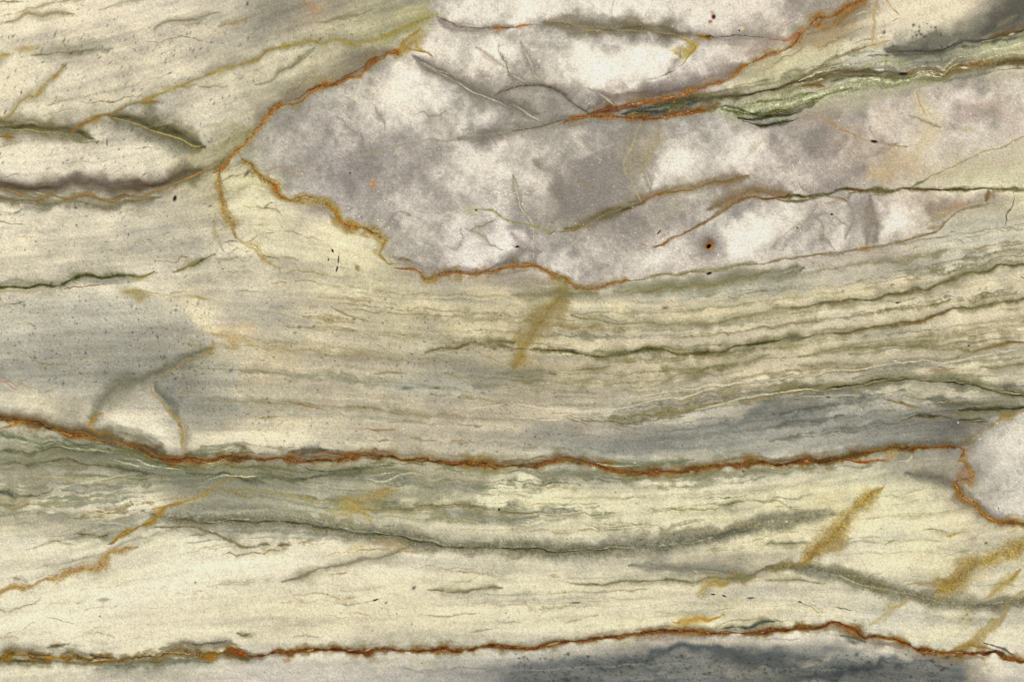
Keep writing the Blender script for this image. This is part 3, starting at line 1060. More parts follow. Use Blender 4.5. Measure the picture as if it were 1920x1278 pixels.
S('-60,1240 0,1238 60,1238 120,1240 200,1244 300,1236 400,1230 500,1230', 7, '6B6448', .62, j=2, tex=.5, taper=.02)
S('-60,1222 40,1220 80,1222 150,1224 190,1228', 7, '76705A', .55, tex=.4)
S('300,1216 350,1210 400,1206 440,1208', 7, '847D6C', .6, tex=.4)
S('480,1226 600,1217 680,1214 760,1214 880,1216 1000,1208 1100,1194 1180,1184 1300,1178 1400,1182 1500,1176', 6.5, '847962', .6, tex=.3, taper=.02)
S('1180,1194 1260,1190 1340,1190', 6, '8B7A72', .6, tex=.3)
S('1500,1178 1550,1172 1590,1180 1640,1200 1700,1212 1760,1226 1840,1230', 8, '6E5C44', .6, tex=.3, dn=1.2, up=.7)
S('1575,1192 1600,1196 1620,1200', 6, '4E5148', .7)
S('172,790,.7 184,764,1 198,742,1.1 216,727,1.1 242,717,1 270,711,.8 292,701,.7 330,682,.8 366,666,.8 398,652,.6', 11, '77755C', .8, j=1.5, tex=.25, taper=.03)
S('166,806 172,790 182,772', 6, 'A58A4C', .6, j=1.5, tex=.4)
S('292,722 300,740 318,762 328,780', 12, '6B6C5E', .8, j=2, tex=.3, up=1.3, dn=.5)
S('205,770 220,748 245,735 270,728', 9, '9A9980', .5, tex=.3)
S('330,780 345,800 348,840', 9, 'A69D7C', .5)
S('1700,886 1740,890 1772,902 1795,918 1820,940 1850,962 1900,982', 10, '706B5E', .72, tex=.3, up=.8, dn=1)
S('1180,392 1130,402 1100,420 1060,428', 9, '5E5334', .8, tex=.4)
S('1180,380 1230,364 1290,352 1340,342 1400,332', 9, '857352', .75, tex=.3)
S('1330,395 1360,376 1400,362 1440,362 1480,362', 11, '85704F', .8, tex=.2, up=1.3, dn=.6)
S('1440,508 1400,515 1330,528 1240,538 1150,545', 9, '8A8760', .7, tex=.4)
S('1510,500 1480,510 1440,520', 8, '6C6C58', .7, tex=.4)
S('960,552 1010,550 1060,545', 8, 'A29A78', .5, tex=.4)
S('800,662 850,652 900,645 960,648', 8, '7F7850', .7, tex=.5)
S('930,700 960,700 1000,704 1040,700', 8, '89846B', .7, tex=.5)
S('1060,656 1120,664 1180,662 1240,655 1320,662 1380,652 1440,640 1520,630', 6.5, '7D774E', .8, tex=.4)
S('1500,1198 1440,1196', 4, '9A948C', .5)
S('1440,740 1480,730 1560,726 1620,716 1700,708 1760,712 1860,726 1960,742', 8, '757355', .8, tex=.5)
S('1600,706 1680,690 1740,690 1780,696', 7, '8E8A78', .6, tex=.5)
S('1740,748 1800,762 1860,766 1920,762', 9, '5E5B3E', .85, tex=.4)
S('1740,776 1790,786 1840,788', 6, '5E5B4C', .75, tex=.4)
S('1780,832 1815,828 1845,806 1862,795', 9, '776840', .7, tex=.3)
S('1740,828 1780,832 1810,828', 6, '6B6450', .6)
S('820,958 880,964 960,970 1010,966', 6, '94937E', .7, tex=.4)
S('690,938 760,930 820,920 860,912', 9, '9F9C7E', .5, tex=.5)

# hundreds of faint wisps that follow the bedding
def wisps(n, box, cols, wr=(.8, 2.2), ln=(40, 140), op=(.2, .55)):
    g_ = np.random.default_rng(int(box[0] + box[1] * 3 + n + 5000))
    for _ in range(n):
        x = g_.uniform(box[0], box[2]); y = g_.uniform(box[1], box[3])
        iy, ix = int((y - Y0) / STEP), int((x - X0) / STEP)
        if QS[iy, ix] > .1:
            continue
        L_ = g_.uniform(*ln); P = []
        k_ = int(L_ / 12) + 2
        for q in range(k_):
            P.append('%.0f,%.1f,%.2f' % (x, y, math.sin(math.pi * (q + .5) / k_) ** .7 + .1))
            iy = min(max(int((y - Y0) / STEP), 0), NY - 1); ix = min(max(int((x - X0) / STEP), 0), NX - 1)
            x += 12 * VX[iy, ix]; y += 12 * VY[iy, ix] + g_.normal(0, .5)
        S(' '.join(P), g_.uniform(*wr), cols[g_.integers(len(cols))], g_.uniform(*op), tex=.7, j=2.4, taper=0, vary=.6, p=1.6)


def hair(n, box, cols, seed, wr=(.8, 1.5), op=(.35, .75), dev=.3, rad=11):
    g_ = np.random.default_rng(seed)
    for _ in range(n):
        x = g_.uniform(box[0], box[2]); y = g_.uniform(box[1], box[3]); off = g_.normal(0, dev); P = []
        s_ = 1 if g_.random() < .5 else -1
        for q in range(g_.integers(4, 15)):
            iy = min(max(int((y - Y0) / STEP), 0), NY - 1); ix = min(max(int((x - X0) / STEP), 0), NX - 1)
            if QS[iy, ix] > .2:
                break
            P.append('%.0f,%.0f' % (x, y)); off = off * .8 + g_.normal(0, .12)
            th = math.atan2(VY[iy, ix], VX[iy, ix]) + off
            x += s_ * rad * math.cos(th); y += s_ * rad * math.sin(th)
        if len(P) > 3:
            k_ = cols[g_.integers(len(cols))]; o_ = g_.uniform(*op); w_ = g_.uniform(*wr)
            if g_.random() < .4:
                S(' '.join(P), w_ * 4, 'A39A6E', o_ * .45, tex=.4, j=2.5, taper=.3)
            S(' '.join(P), w_, k_, o_, tex=.7, j=2.5, taper=.3)


OCH = ['A58A48', '94793C', 'B59C5C', '8A7F4A', '7A7446', 'E0D6B0']
hair(36, (-100, -60, 760, 330), OCH, 3); hair(20, (-100, 380, 520, 560), OCH, 4); hair(16, (380, 300, 560, 560), OCH, 5)
hair(16, (480, 540, 1300, 850), OCH, 6, op=(.2, .4), dev=.12); hair(10, (1300, 560, 1900, 780), OCH, 7, dev=.1, op=(.2, .4)); hair(26, (-100, 870, 700, 1060), OCH, 8)
hair(30, (1250, 900, 1950, 1210), OCH, 9); hair(16, (700, 900, 1300, 1190), OCH, 10, op=(.25, .5)); hair(20, (1440, 20, 1950, 160), OCH, 11, dev=.15)
hair(14, (-100, 1100, 900, 1230), OCH, 12, op=(.2, .4)); hair(10, (-100, 560, 400, 760), OCH, 13, op=(.2, .45))
OLV, GRY, CRM = ['8A8258', '7E7A5E', '95885C', '9A8650'], ['84857A', '8E8D80', '76786E'], ['DAD5B8', 'E2DCC2', 'CFC9A8']
wisps(60, (480, 550, 1900, 800), OLV + GRY + CRM, (.8, 2.2), (50, 180), (.22, .55))
def beds(n, box, cols, seed, wr=(1.6, 4.5), op=(.22, .5), half=(8, 26)):
    """long thin layers that follow the bedding both ways from a seed point"""
    g_ = np.random.default_rng(seed)
    for _ in range(n):
        x0_ = g_.uniform(box[0], box[2]); y0_ = g_.uniform(box[1], box[3]); arms = []
        for s_ in (-1, 1):
            x, y, P = x0_, y0_, []
            for q in range(g_.integers(*half)):
                iy = min(max(int((y - Y0) / STEP), 0), NY - 1); ix = min(max(int((x - X0) / STEP), 0), NX - 1)
                if QS[iy, ix] > .15:
                    break
                P.append('%.0f,%.1f' % (x, y))
                x += s_ * 16 * VX[iy, ix]; y += s_ * 16 * VY[iy, ix]
            arms.append(P)
        P = arms[0][::-1] + arms[1][1:]
        if len(P) > 4:
            S(' '.join(P), g_.uniform(*wr), cols[g_.integers(len(cols))], g_.uniform(*op), tex=.55, j=1.6, taper=.3, vary=.5, p=1.7)


LAY = ['958C62', 'A79C70', '8A845F', 'B6AC84', 'D2CAA8', 'DCD5B6', '9B9C8A', 'A89868']
beds(44, (560, 540, 1920, 780), LAY, 201, (2, 6.5), (.2, .42))
beds(18, (960, 600, 1920, 760), ['7C7346', '857C50', '777050'], 202, (2.4, 5.5), (.25, .45))
beds(26, (1300, 440, 1920, 620), LAY, 203)
beds(34, (-150, 840, 1300, 1010), LAY + ['74745A', '7F8068'], 204, (1.6, 4.5), (.22, .5), (6, 18))
beds(26, (1000, 890, 1920, 1180), LAY, 205, (1.6, 4), (.15, .35), (6, 16))
beds(24, (-150, -100, 760, 330), LAY, 206, (1.6, 4.5), (.15, .35), (5, 14))
beds(24, (1250, 740, 1850, 840), ['7B7D74', '8A8C84', '6C6E64', 'B4B4A6'], 207, (2, 5), (.25, .5), (6, 16))
beds(22, (950, 1240, 1820, 1330), ['5E6164', '6C7073', 'A8A69C', '84878A'], 208, (2, 5), (.25, .5), (6, 16))
wisps(8, (960, 540, 1920, 790), OLV + ['6F6A44', '77704C'], (2.2, 5), (180, 420), (.35, .65))
wisps(14, (1440, 410, 1920, 600), OLV, (1.6, 3.6), (160, 360), (.3, .55))
wisps(16, (560, 860, 1500, 1010), ['80805F', '8E8D70', '6F6F52'], (3, 6), (120, 300), (.3, .5))
wisps(60, (900, 430, 1900, 640), OLV + CRM, (1, 3), (80, 220), (.15, .4))
wisps(60, (-150, 820, 1000, 990), OLV + GRY + CRM, (1, 3), (60, 200), (.25, .6))
wisps(22, (700, 890, 1900, 1190), OLV + GRY + CRM, (1, 3), (60, 200), (.1, .28))
wisps(60, (-150, 950, 700, 1220), OLV + CRM, (1, 3), (50, 160), (.12, .35))
wisps(50, (1300, 720, 1900, 830), GRY + ['5E6058', '6A6B62'], (1.5, 4), (60, 200), (.2, .5))
wisps(50, (-150, -150, 780, 330), OLV + GRY + CRM, (1, 3), (40, 120), (.12, .35))
wisps(40, (-150, 390, 480, 700), GRY + CRM, (1, 4), (40, 120), (.12, .3))
wisps(24, (1740, 285, 1920, 350), OLV + CRM, (.8, 2.2), (40, 110), (.25, .55))
wisps(40, (1330, 60, 1900, 190), OLV + CRM + ['5C6244', 'B9BC8E'], (.8, 2.4), (40, 140), (.3, .6))
wisps(40, (1000, 1235, 1800, 1300), ['5C5F60', '6A6D6E', 'A5A49C', '55585A'], (1.5, 4), (50, 160), (.25, .5))

PG('-200,836 0,846 120,852 260,868 420,884 620,888 820,882 930,892 860,916 740,934 700,966 560,984 440,978 300,974 340,940 400,916 300,900 180,896 60,890 -200,890', '8E8D72', .14, 12, 6, .8)
beds(44, (-150, 856, 860, 985), ['BDBDA0', 'CBCAAE', '75785C', '8A8B6C', 'A5A688', 'A89C5C'], 209, (1.8, 5.5), (.3, .6), (5, 15))
S('-40,772 0,778 60,790 130,806 200,822 260,836 310,850', 6, '4E3A1E', .6, tex=.4, j=2, taper=.02)
S('-60,905 60,900 160,912 260,905', 7, '9C9A84', .5, tex=.5, j=3)
S('60,960 140,975 220,985 290,985', 8, 'A19E86', .5, tex=.5, j=3)
S('120,1005 180,1008 240,1004', 6, '98947A', .5, tex=.6, j=3)
S('600,945 700,932 820,925 900,915', 8, '9A9780', .4, tex=.5, j=3)
S('760,968 860,972 960,978 1060,972', 7, '9B997F', .5, tex=.5, j=3)
S('-40,1232 60,1238 140,1228 220,1244 300,1232', 5, '5E572F', .6, tex=.7, j=4)
S('180,1252 250,1248 330,1238 400,1236', 7, '7C7F6E', .6, tex=.5, j=3)
S('310,1212 370,1204 420,1202', 4, '6F684C', .6, tex=.6, j=3)
S('440,1186 462,1190 478,1186', 4, '7D754A', .7, tex=.6, j=3)
S('95,1206 115,1210 130,1206', 3.5, '6A643C', .75, tex=.5, j=3)
# ----- coloured bands -------------------------------------------------------
S('1062,548 1045,568 1028,585 1012,603 998,622,.9 985,645,.8 975,668,.6 962,692,.4', 16, '998650', .88, tex=.3, j=3, taper=.03)
S('1042,512 1052,530 1062,548 1048,566', 10, '99884F', .6, tex=.3, j=2)
S('1056,552 1040,572 1022,592 1006,610 992,634 980,660 966,688', 1.6, '86723A', .6, tex=.6, j=3)
S('985,640 980,665 970,690', 9, 'B59B5C', .5, tex=.3)
S('1660,910 1632,934 1606,950 1588,968 1574,988 1556,1008 1536,1026 1498,1056 1460,1066', 1.6, '8A6A28', .6, tex=.6, j=3)
S('1655,916,.6 1632,934 1606,950 1588,968 1574,988,1.1 1556,1008,1.2 1536,1026 1512,1042,.8 1498,1056,.5', 11, '9E8238', .76, tex=.35, j=3, col2='B8963F', rec='ochre_a')
S('1590,975 1570,1000 1545,1022 1520,1038', 14, '94793F', .5, tex=.3, j=3)
S('2000,985 1930,1016 1885,1034 1850,1050,.9 1820,1064,1.1 1798,1080,1.2 1778,1094,1.3 1762,1110,1', 10, '9C8038', .76, tex=.35, j=3, col2='B3923C', rec='ochre_b')
S('1800,1076 1775,1090 1740,1094 1705,1092', 6, 'A8863A', .6, tex=.3, j=2)
S('1830,1060 1800,1074 1770,1088', 12, '8D7442', .5, tex=.3)
S('1790,1100 1770,1112 1755,1122', 8, 'B59A4C', .6)
S('1915,1068 1893,1086 1872,1102 1842,1118', 7, 'B0913C', .6, tex=.3, j=2)
S('1935,980 1905,990 1890,1000', 6, 'B39A45', .4)
S('1778,1003 1798,1000 1815,994', 5, 'B99F45', .6, tex=.3)
S('1700,1118 1690,1132 1668,1142 1655,1158 1630,1172', 6, 'BDAA5E', .55, tex=.4, j=3)
S('1890,1140 1870,1165 1850,1185 1835,1200 1812,1208 1795,1218', 8, 'AA9048', .6, tex=.4, j=3)
S('1815,1140 1808,1165 1800,1185', 6, 'C6BC7A', .5, tex=.4, j=3)
S('1290,1086 1330,1090 1360,1082', 9, 'BFA050', .0)
S('1370,1080 1345,1088 1325,1098 1312,1112', 9, 'BFA255', .62, tex=.3, j=3)
S('1330,1100 1318,1120', 10, 'A99B74', .5)
S('1262,1168 1290,1162 1320,1159 1340,1158,1.1 1360,1151,.8', 5, 'B88A2C', .85, tex=.25, j=2, col2='C9A452')
S('1250,1176 1280,1168 1310,1164', 6, 'CDB25A', .5)
S('-40,1116 10,1106 40,1099 70,1092 100,1084 118,1078,1.2 150,1070 178,1064,1.4 192,1052,1.3 205,1038 235,1030 258,1024', 5.5, 'A48040', .76, tex=.35, j=2.2, col2='B8924A', rec='ochre_c')
S('120,1074 150,1064 185,1054 205,1038', 9, 'B39058', .5, j=2)
S('200,1018 215,1012 240,1000 262,986 285,974 298,962,1.2 306,950 330,942 350,934', 3.6, 'A17F30', .85, tex=.3, j=1.6)
S('345,937 380,924 410,908,1.3 432,896 470,892', 3, 'A68C48', .75, tex=.3)
S('290,962 300,950', 9, 'C29A50', .5)
S('412,318 410,345 412,368 420,395 430,412 436,432 440,447', 6.5, '93763C', .8, tex=.4, j=2, col2='A88A4A', rec='ochre_d')
S('440,447 460,455 482,458,1 490,475 500,488 512,496 525,505', 5, 'B59A55', .7, tex=.5, j=2)
S('404,400 401,430 408,452 418,466', 4, 'AE9E6A', .5, tex=.5)
S('640,940 670,944 700,938 715,930', 14, 'AA9656', .7, tex=.4, j=4, col2='B8A66C')
S('615,950 640,962 680,960 700,968', 9, 'B8A35A', .6, tex=.5, j=4)
S('690,932 720,922 750,918', 7, 'A89258', .6, tex=.5)
S('780,955 830,946 870,940', 5, 'AA9A5C', .5, tex=.5)
S('700,1015 740,1020 760,1028 730,1035', 10, 'BBA672', .5, tex=.4)
S('650,1030 690,1022', 8, 'C2B078', .4)
S('400,640 396,655 380,668', 9, 'AC9A6A', .6, tex=.3)
S('400,625 430,632 470,640', 8, 'C0A876', .6, tex=.4)
S('640,960 660,972', 8, 'C0AC68', .4)
S('1280,70 1298,82 1290,95 1278,105 1268,98', 8, 'BCA04A', .7, tex=.3, j=3)
S('1262,94 1285,92', 9, 'C6AE62', .5, tex=.3)
S('745,100 765,88 785,75 790,90 800,100', 9, 'AD9148', .75, tex=.5, j=3)
S('760,60 785,42 800,30 820,30', 9, 'ABA05E', .6, tex=.5, j=3)
S('740,70 780,50 800,20 805,-20', 16, 'ADA874', .5, tex=.4, j=4)
S('1718,172 1732,200 1742,235 1734,262 1715,285 1680,302 1650,322 1625,335', 12, 'DFCFA2', .6, tex=.2, j=3)
S('1625,325 1655,330 1685,322', 8, 'C9A878', .5)
S('1240,225 1232,250 1215,290 1203,325', 8, 'A89A74', .55, tex=.3)
S('500,325 560,322 600,318', 5, 'B39A7C', .4, tex=.4)
PG('1700,352 1740,336 1775,320 1820,300 1870,283 1925,262 2110,230 2110,352 1920,353 1800,350', 'D8D0AE', .75, 8, 4)
B(1850, 330, 60, 12, -5, 'DEDAB4', .8)
S('1500,212 1560,190 1620,176 1700,160 1780,140', 9, 'B9B893', .6, tex=.5)

# ----- green serpentine ribbon (upper right) --------------------------------
S('1310,206,.6 1350,205 1400,206,1.6 1440,203,1.7 1480,192,1.4 1520,184,1 1580,170,.8 1660,156,.6 1720,148,.5', 10, 'B3B48C', .9, tex=.3, j=2, rec='green', taper=.05)
S('1340,196 1400,196 1450,186 1510,172 1570,158 1640,150 1700,146', 6, 'C4C59E', .75, tex=.6, j=2, col2='9C9F70')
S('1600,160 1660,150 1720,146 1770,140 1820,122 1870,108 1930,96 2000,84', 7, 'BBBB90', .8, tex=.6, j=2, col2='A5A578')
S('1640,112 1700,116 1760,110 1830,100 1880,84 1940,72', 5, 'BDBE96', .7, tex=.6, j=2)
S('1540,140 1600,132 1650,126 1720,122', 5, 'C3C39C', .6, tex=.6)
S('1490,128 1540,112', 6, 'D5D0AA', .6, tex=.5)
S('1400,178 1460,168 1500,160', 6, 'A5A87E', .7, tex=.5)
S('1165,212,.5 1190,214 1220,209,1.2 1250,203,1.2 1285,196 1312,190,.5', 8, '36382A', .92, tex=.3, j=1.5, rec='green', taper=.1)
S('1205,208 1235,203 1262,198 1300,191', 3, 'AEB39A', .85, tex=.5, j=1.4, col2='7C8266')
S('1172,213 1195,213', 1.6, '93A58A', .8)
S('1250,208 1270,204 1290,200', 2.2, '8C9C7C', .7)
S('1225,196 1260,190 1300,186 1340,183 1380,183 1412,176 1445,168 1482,159 1512,150', 4.5, '3D3723', .88, tex=.3, j=1.6, rec='green', taper=.06)
S('1300,180 1360,172 1410,164 1460,150 1520,136 1560,124', 5, '8A8A68', .55, tex=.5)
S('1225,178 1260,184 1310,176 1350,170', 5, '77603A', .6, tex=.4)
S('1310,206 1330,200 1350,196', 7, '6D5530', .6, tex=.4)
S('1385,219 1410,221 1440,217 1470,211 1500,204 1530,192', 3.6, '3B3D26', .9, tex=.4, j=2)
S('1395,224 1420,232 1445,236 1470,231 1495,222', 4, '45462E', .85, tex=.5, j=2)
S('1430,212 1460,208 1490,200', 3, '8A7A3A', .7, tex=.5)
S('1380,208 1420,200 1450,190 1480,186', 5, 'C9CBA0', .8, tex=.5)
S('1410,215 1430,205 1450,206', 4, '85895A', .7)
S('1440,222 1465,222 1490,214', 3, 'A8AA8C', .8, tex=.5)
S('1450,196 1490,188 1530,186', 3, '5F6A36', .7, tex=.6)
S('1480,158 1515,150 1535,142 1560,132 1592,134 1625,136 1655,138', 6, '665534', .8, tex=.4, j=2)
S('1505,163 1525,158 1545,160', 5, '7D5E2C', .7, tex=.4)
S('1600,133 1640,135 1680,140 1720,140', 5, '6A634A', .75, tex=.5, rec='green')
S('1690,137 1712,135 1722,132', 3.5, '9A6A34', .8, tex=.3)
S('1730,140 1765,136 1790,130 1830,122 1860,117 1900,115 1960,112', 8, '78603A', .85, tex=.35, j=2, dn=.8, rec='green', taper=.03)
S('1765,128 1800,128 1840,116 1860,110', 6, '9C7238', .65, tex=.5)
S('1860,122 1900,118 1960,115', 6, '574A30', .7, tex=.4)
S('1765,150 1800,148 1830,141 1860,133 1920,129', 2.5, '6D6C58', .6, tex=.4)
S('1660,98 1690,96 1712,94 1740,97 1770,92 1795,84 1815,76 1850,75 1882,67 1925,54 1990,36', 4, '45412E', .85, tex=.35, j=1.6, taper=.08)
S('1850,70 1885,62 1930,46 1990,28', 4.5, '7A5A2C', .75, tex=.4)
S('1690,96 1670,100', 3, 'B59A62', .5)
S('1790,90 1850,84 1890,74 1940,62', 3, '687057', .6, tex=.5)
S('1500,147 1530,130 1548,114 1580,102 1602,94 1626,88', 2.2, '8C7A4A', .7, tex=.4)
S('1560,105 1610,98 1650,100', 3, '8B9178', .5, tex=.4)
S('1626,88 1650,80 1672,74', 4, 'C6A460', .55, tex=.4)
S('1640,-20 1640,30 1637,60 1636,84', 3.5, 'BFA878', .6, tex=.4)
S('1650,-20 1665,6 1680,25 1690,36', 2, 'B89A5A', .7, tex=.4)
S('1690,36 1670,46', 1.4, 'B8A070', .6)

S('1225,194 1300,185 1400,177 1480,161 1560,139 1650,138 1720,142 1800,130 1860,119 1935,112', 9, '69633E', .55, tex=.5, j=2)
S('1345,205 1400,212 1460,206 1510,193 1560,176 1600,166', 3, '565C2C', .75, tex=.7, j=2)
S('1380,198 1430,192 1480,182 1530,172', 2.6, '6A6E38', .7, tex=.7, j=2)
S('1330,202 1380,203 1430,214 1470,216 1500,206', 2.2, '32341E', .8, tex=.5, j=2)
S('1400,208 1440,200 1500,186 1570,170 1640,152 1700,151 1760,140', 2.6, 'DAD8B2', .8, tex=.8, j=2.4)
S('1560,160 1620,148 1700,147 1780,128 1860,104 1930,92', 2.8, 'DEDBB6', .8, tex=.8, j=2.4)
S('1500,150 1560,126 1620,122 1700,128 1760,122 1840,98 1930,80', 2.6, 'D8D6B4', .75, tex=.8, j=2.4)
S('1440,176 1500,158 1540,146', 2.4, 'D2D2AC', .7, tex=.7, j=2)
S('1560,150 1620,142 1680,146 1740,146', 2, '5A5C38', .7, tex=.7, j=2)
S('1600,170 1680,158 1740,150 1800,140', 2, '7C7C52', .6, tex=.7, j=2)
S('1620,108 1690,104 1760,98 1830,84 1930,66', 2.4, '5C5E44', .6, tex=.7, j=2)
S('1660,92 1720,86 1790,74 1850,52 1930,10', 16, '6B695C', .7, tex=.3, j=3)
S('1840,60 1880,36 1930,-10', 18, '615E52', .75, tex=.3, j=3)

# ----- rust seams -----------------------------------------------------------
RUST, RUST2, RED = '8E4C18', 'AF7030', '8A3A14'
S('398,322 412,317 425,309 434,298 450,282 462,266 478,246 487,238 496,224 506,214', 3.8, 'A5682A', .88, p=2.4, tex=.3, j=1.8, col2='B58A4A', rec='rust_a', taper=.02)
S('412,322 420,312', 8, 'A05A1E', .6, j=2)
S('506,214 520,204 531,197 550,197 566,189 580,180 592,168 605,160,1.5 618,153,1 636,151 652,147 672,141 685,130 700,120 720,109 738,100 752,94', 3.6, '945C28', .88, p=2.4, tex=.2, j=2.2, col2='B07A3C', rec='rust_a', taper=.01, vary=.55)
S('530,192 560,184 590,164 640,146 690,120 735,96', 2.2, '65401C', .6, tex=.4, j=2.2)
S('752,94 765,90 790,98 806,104', 3.5, 'A98A4A', .8, tex=.3, j=3)
S('745,95 760,82 770,70 785,60', 3, 'AD8A3C', .7, tex=.5, j=3)
S('2000,-190 1760,-90 1690,-50 1615,0 1596,7 1577,20 1556,32 1540,36,1.4 1521,48 1506,58 1494,70 1480,85 1465,95 1440,105 1420,113 1400,122 1386,132 1375,142 1350,151 1320,162 1290,172 1268,180', 3.6, '8C5428', .85, p=2.2, tex=.3, j=1.8, col2='B07C42', rec='rust_b', taper=.01, vary=.45)
S('1620,8 1596,20 1570,38 1545,50 1515,62', 7, '99713C', .55, tex=.5)
S('1506,58 1490,64 1470,72 1440,74', 2.5, 'B0672E', .7, tex=.3)
S('1500,72 1525,80 1560,70 1590,50', 1.2, 'C79A60', .5)
S('1268,180 1240,186 1200,194 1160,199 1132,204 1112,210', 3, '7E4C26', .85, tex=.25, j=1.6, col2='B06A38', rec='rust_b', taper=.02)
S('1262,184 1230,190 1200,193', 5, '96602C', .6, tex=.3)
S('1058,232 1068,226 1085,219 1105,214 1125,216 1145,214 1165,218 1187,223 1210,221 1230,223 1250,218 1275,214 1300,212 1320,206', 3.4, '7C441C', .9, p=2.6, tex=.15, j=1.6, col2='A0662E', rec='rust_b', taper=.06)
S('1105,210 1130,206 1165,202 1200,200', 5, '64381C', .7, tex=.3)
S('1130,222 1200,226 1260,220', 5, '9C7A60', .5)
S('1300,208 1330,205 1350,200', 5, '7E5A2C', .6, tex=.4)
for a_, w_, k_, o_ in (('-60,800 0,812 60,824 130,832 200,846 260,856 320,872 400,878', 8, '6E7150', .7), ('-60,850 40,856 120,852 200,862 280,876 360,890 440,902', 9, '7D7E62', .6),
                       ('200,838 260,850 300,864 350,876', 4, '525A38', .75), ('330,880 400,874 480,876 560,884 640,884 720,872 800,872', 5, '6F704C', .75), ('480,888 560,896 620,892 680,882', 4, '5A6046', .7),
                       ('60,836 140,838 200,850', 3, '59603F', .7), ('350,852 420,846 500,850', 3, '6A6D50', .6), ('560,850 620,847 700,848', 3.4, '56604E', .6), ('820,878 900,884 1000,884 1100,892 1240,896 1400,886 1520,880', 6, '8A8968', .55),
                       ('1150,866 1230,872 1300,866', 4, '7E8060', .6), ('900,866 960,864 1020,858', 3, '7A6A4A', .6), ('1480,878 1560,876 1640,872', 5, '85835F', .5)):
    S(a_, w_, k_, o_, tex=.7, j=2.5, vary=.4)
for a_ in ('20,830 80,826 140,836', '110,845 170,842 230,852', '210,850 270,866 330,880', '380,872 430,866 470,868', '560,878 600,886 650,882', '690,892 740,888', '240,858 290,872 350,884'):
    S(a_, 1.4, 'C9CAA6', .75, tex=.6, j=2.5)
# long middle seam
MID = '-180,764 -60,776 0,783 22,785 45,787 65,793 85,801 110,806 132,812 155,818 180,823 205,828 230,832 250,838 270,847 290,855 312,860 335,861 360,860 390,862 420,859 450,858 480,862 500,861 520,858 545,862 565,866 590,863 620,862 650,857 670,853 690,853 712,857 740,858 760,862 790,863 820,866 850,868 870,866 890,870 915,873 935,874 960,874 985,873 1010,871 1032,866 1055,862 1080,862 1092,868 1120,873 1145,878 1170,884 1200,887 1230,886 1260,883 1290,886 1315,880 1340,875 1370,872 1400,870 1440,868 1480,868 1510,866 1550,865 1580,860 1600,853 1630,848 1660,845 1690,843 1720,840 1750,838 1770,838 1797,837'
S(MID, 4.2, '5A3A18', .85, p=2, tex=.35, j=1.4, rec='rust_c', taper=.01, vary=.5)
for a_, w_ in (('0,783 22,785 45,787 68,794', 3), ('100,804 130,812 160,818 190,824', 3.6), ('210,826 245,836 262,844', 2.6), ('280,850 312,860 340,863 370,863', 5.5), ('360,860 400,862 440,856', 2.6),
               ('482,862 520,857 555,862 572,866', 5.6), ('620,860 660,853 700,854', 3.2), ('740,860 800,864', 2.2), ('830,866 850,866 880,867 920,874 945,876', 4.8), ('1000,872 1035,866 1080,862', 3), ('1090,868 1140,878 1180,885 1200,887', 3.2),
               ('1200,886 1240,886 1290,886', 4.6), ('1300,884 1340,875 1370,872', 3.2), ('1360,872 1420,869 1450,869', 4.2), ('1480,868 1510,866 1530,866', 4.2), ('1560,864 1600,863 1630,866', 2.4), ('1600,853 1650,845 1700,843', 2.6), ('1700,842 1750,838 1797,837', 2.6)):
    S(a_, w_, '8E4A20', .74, tex=.45, j=1.4, col2='A8703A', rec='rust_c', taper=.15, vary=.5)
S(MID, 2.4, '47290F', .6, tex=1.5, j=2.2, taper=.01, vary=.8)
S(MID, 1.2, '7C7A3E', .5, tex=1.5, j=3.2, taper=.01, vary=.8)
S('0,802 22,797 35,790 48,786', 3.4, 'A8691F', .8, tex=.4)
S('50,790 68,790 85,800 100,806 112,812', 1.8, '3F3826', .8)
S('540,845 600,850 650,850 700,848 740,852', 5, '7A4A22', .5, tex=.5)
S('1580,862 1605,864 1635,866 1665,862', 2.4, 'A25A22', .7)
PG('1662,846 1684,843 1680,862 1658,862', 'B8A274', .85, 2, 1)
PG('1686,846 1708,844 1703,858 1690,866 1680,862', '9A977F', .7, 2, 1)
S('1680,864 1700,866 1708,856 1710,845', 1, 'D8CFA8', .8, tex=.1)
S('1615,866 1620,858 1623,852', 1, 'C8BC94', .6)
S('1797,837 1806,846 1802,857 1795,864', 3, '9A4C1A', .85, tex=.2, j=1.6, col2='B87840', rec='rust_c')
S('1795,864 1812,872 1818,884 1828,893 1820,902 1800,905 1786,908', 5, '94602A', .75, tex=.5, j=3, col2='B98548', rec='rust_c')
S('1808,878 1800,892 1790,905', 8, '9C6A34', .5, tex=.5, j=3)
S('1784,906 1790,918 1806,928 1818,938 1830,950 1843,964 1860,974 1880,980 1905,983 1960,990', 4.2, '8A5818', .88, tex=.3, j=1.8, col2='AC7428', rec='rust_c', taper=.04)
S('1790,912 1815,932 1840,950', 1, 'D8BFA0', .7)
S('1880,980 1920,985 1990,992', 4, '5E4C34', .6)
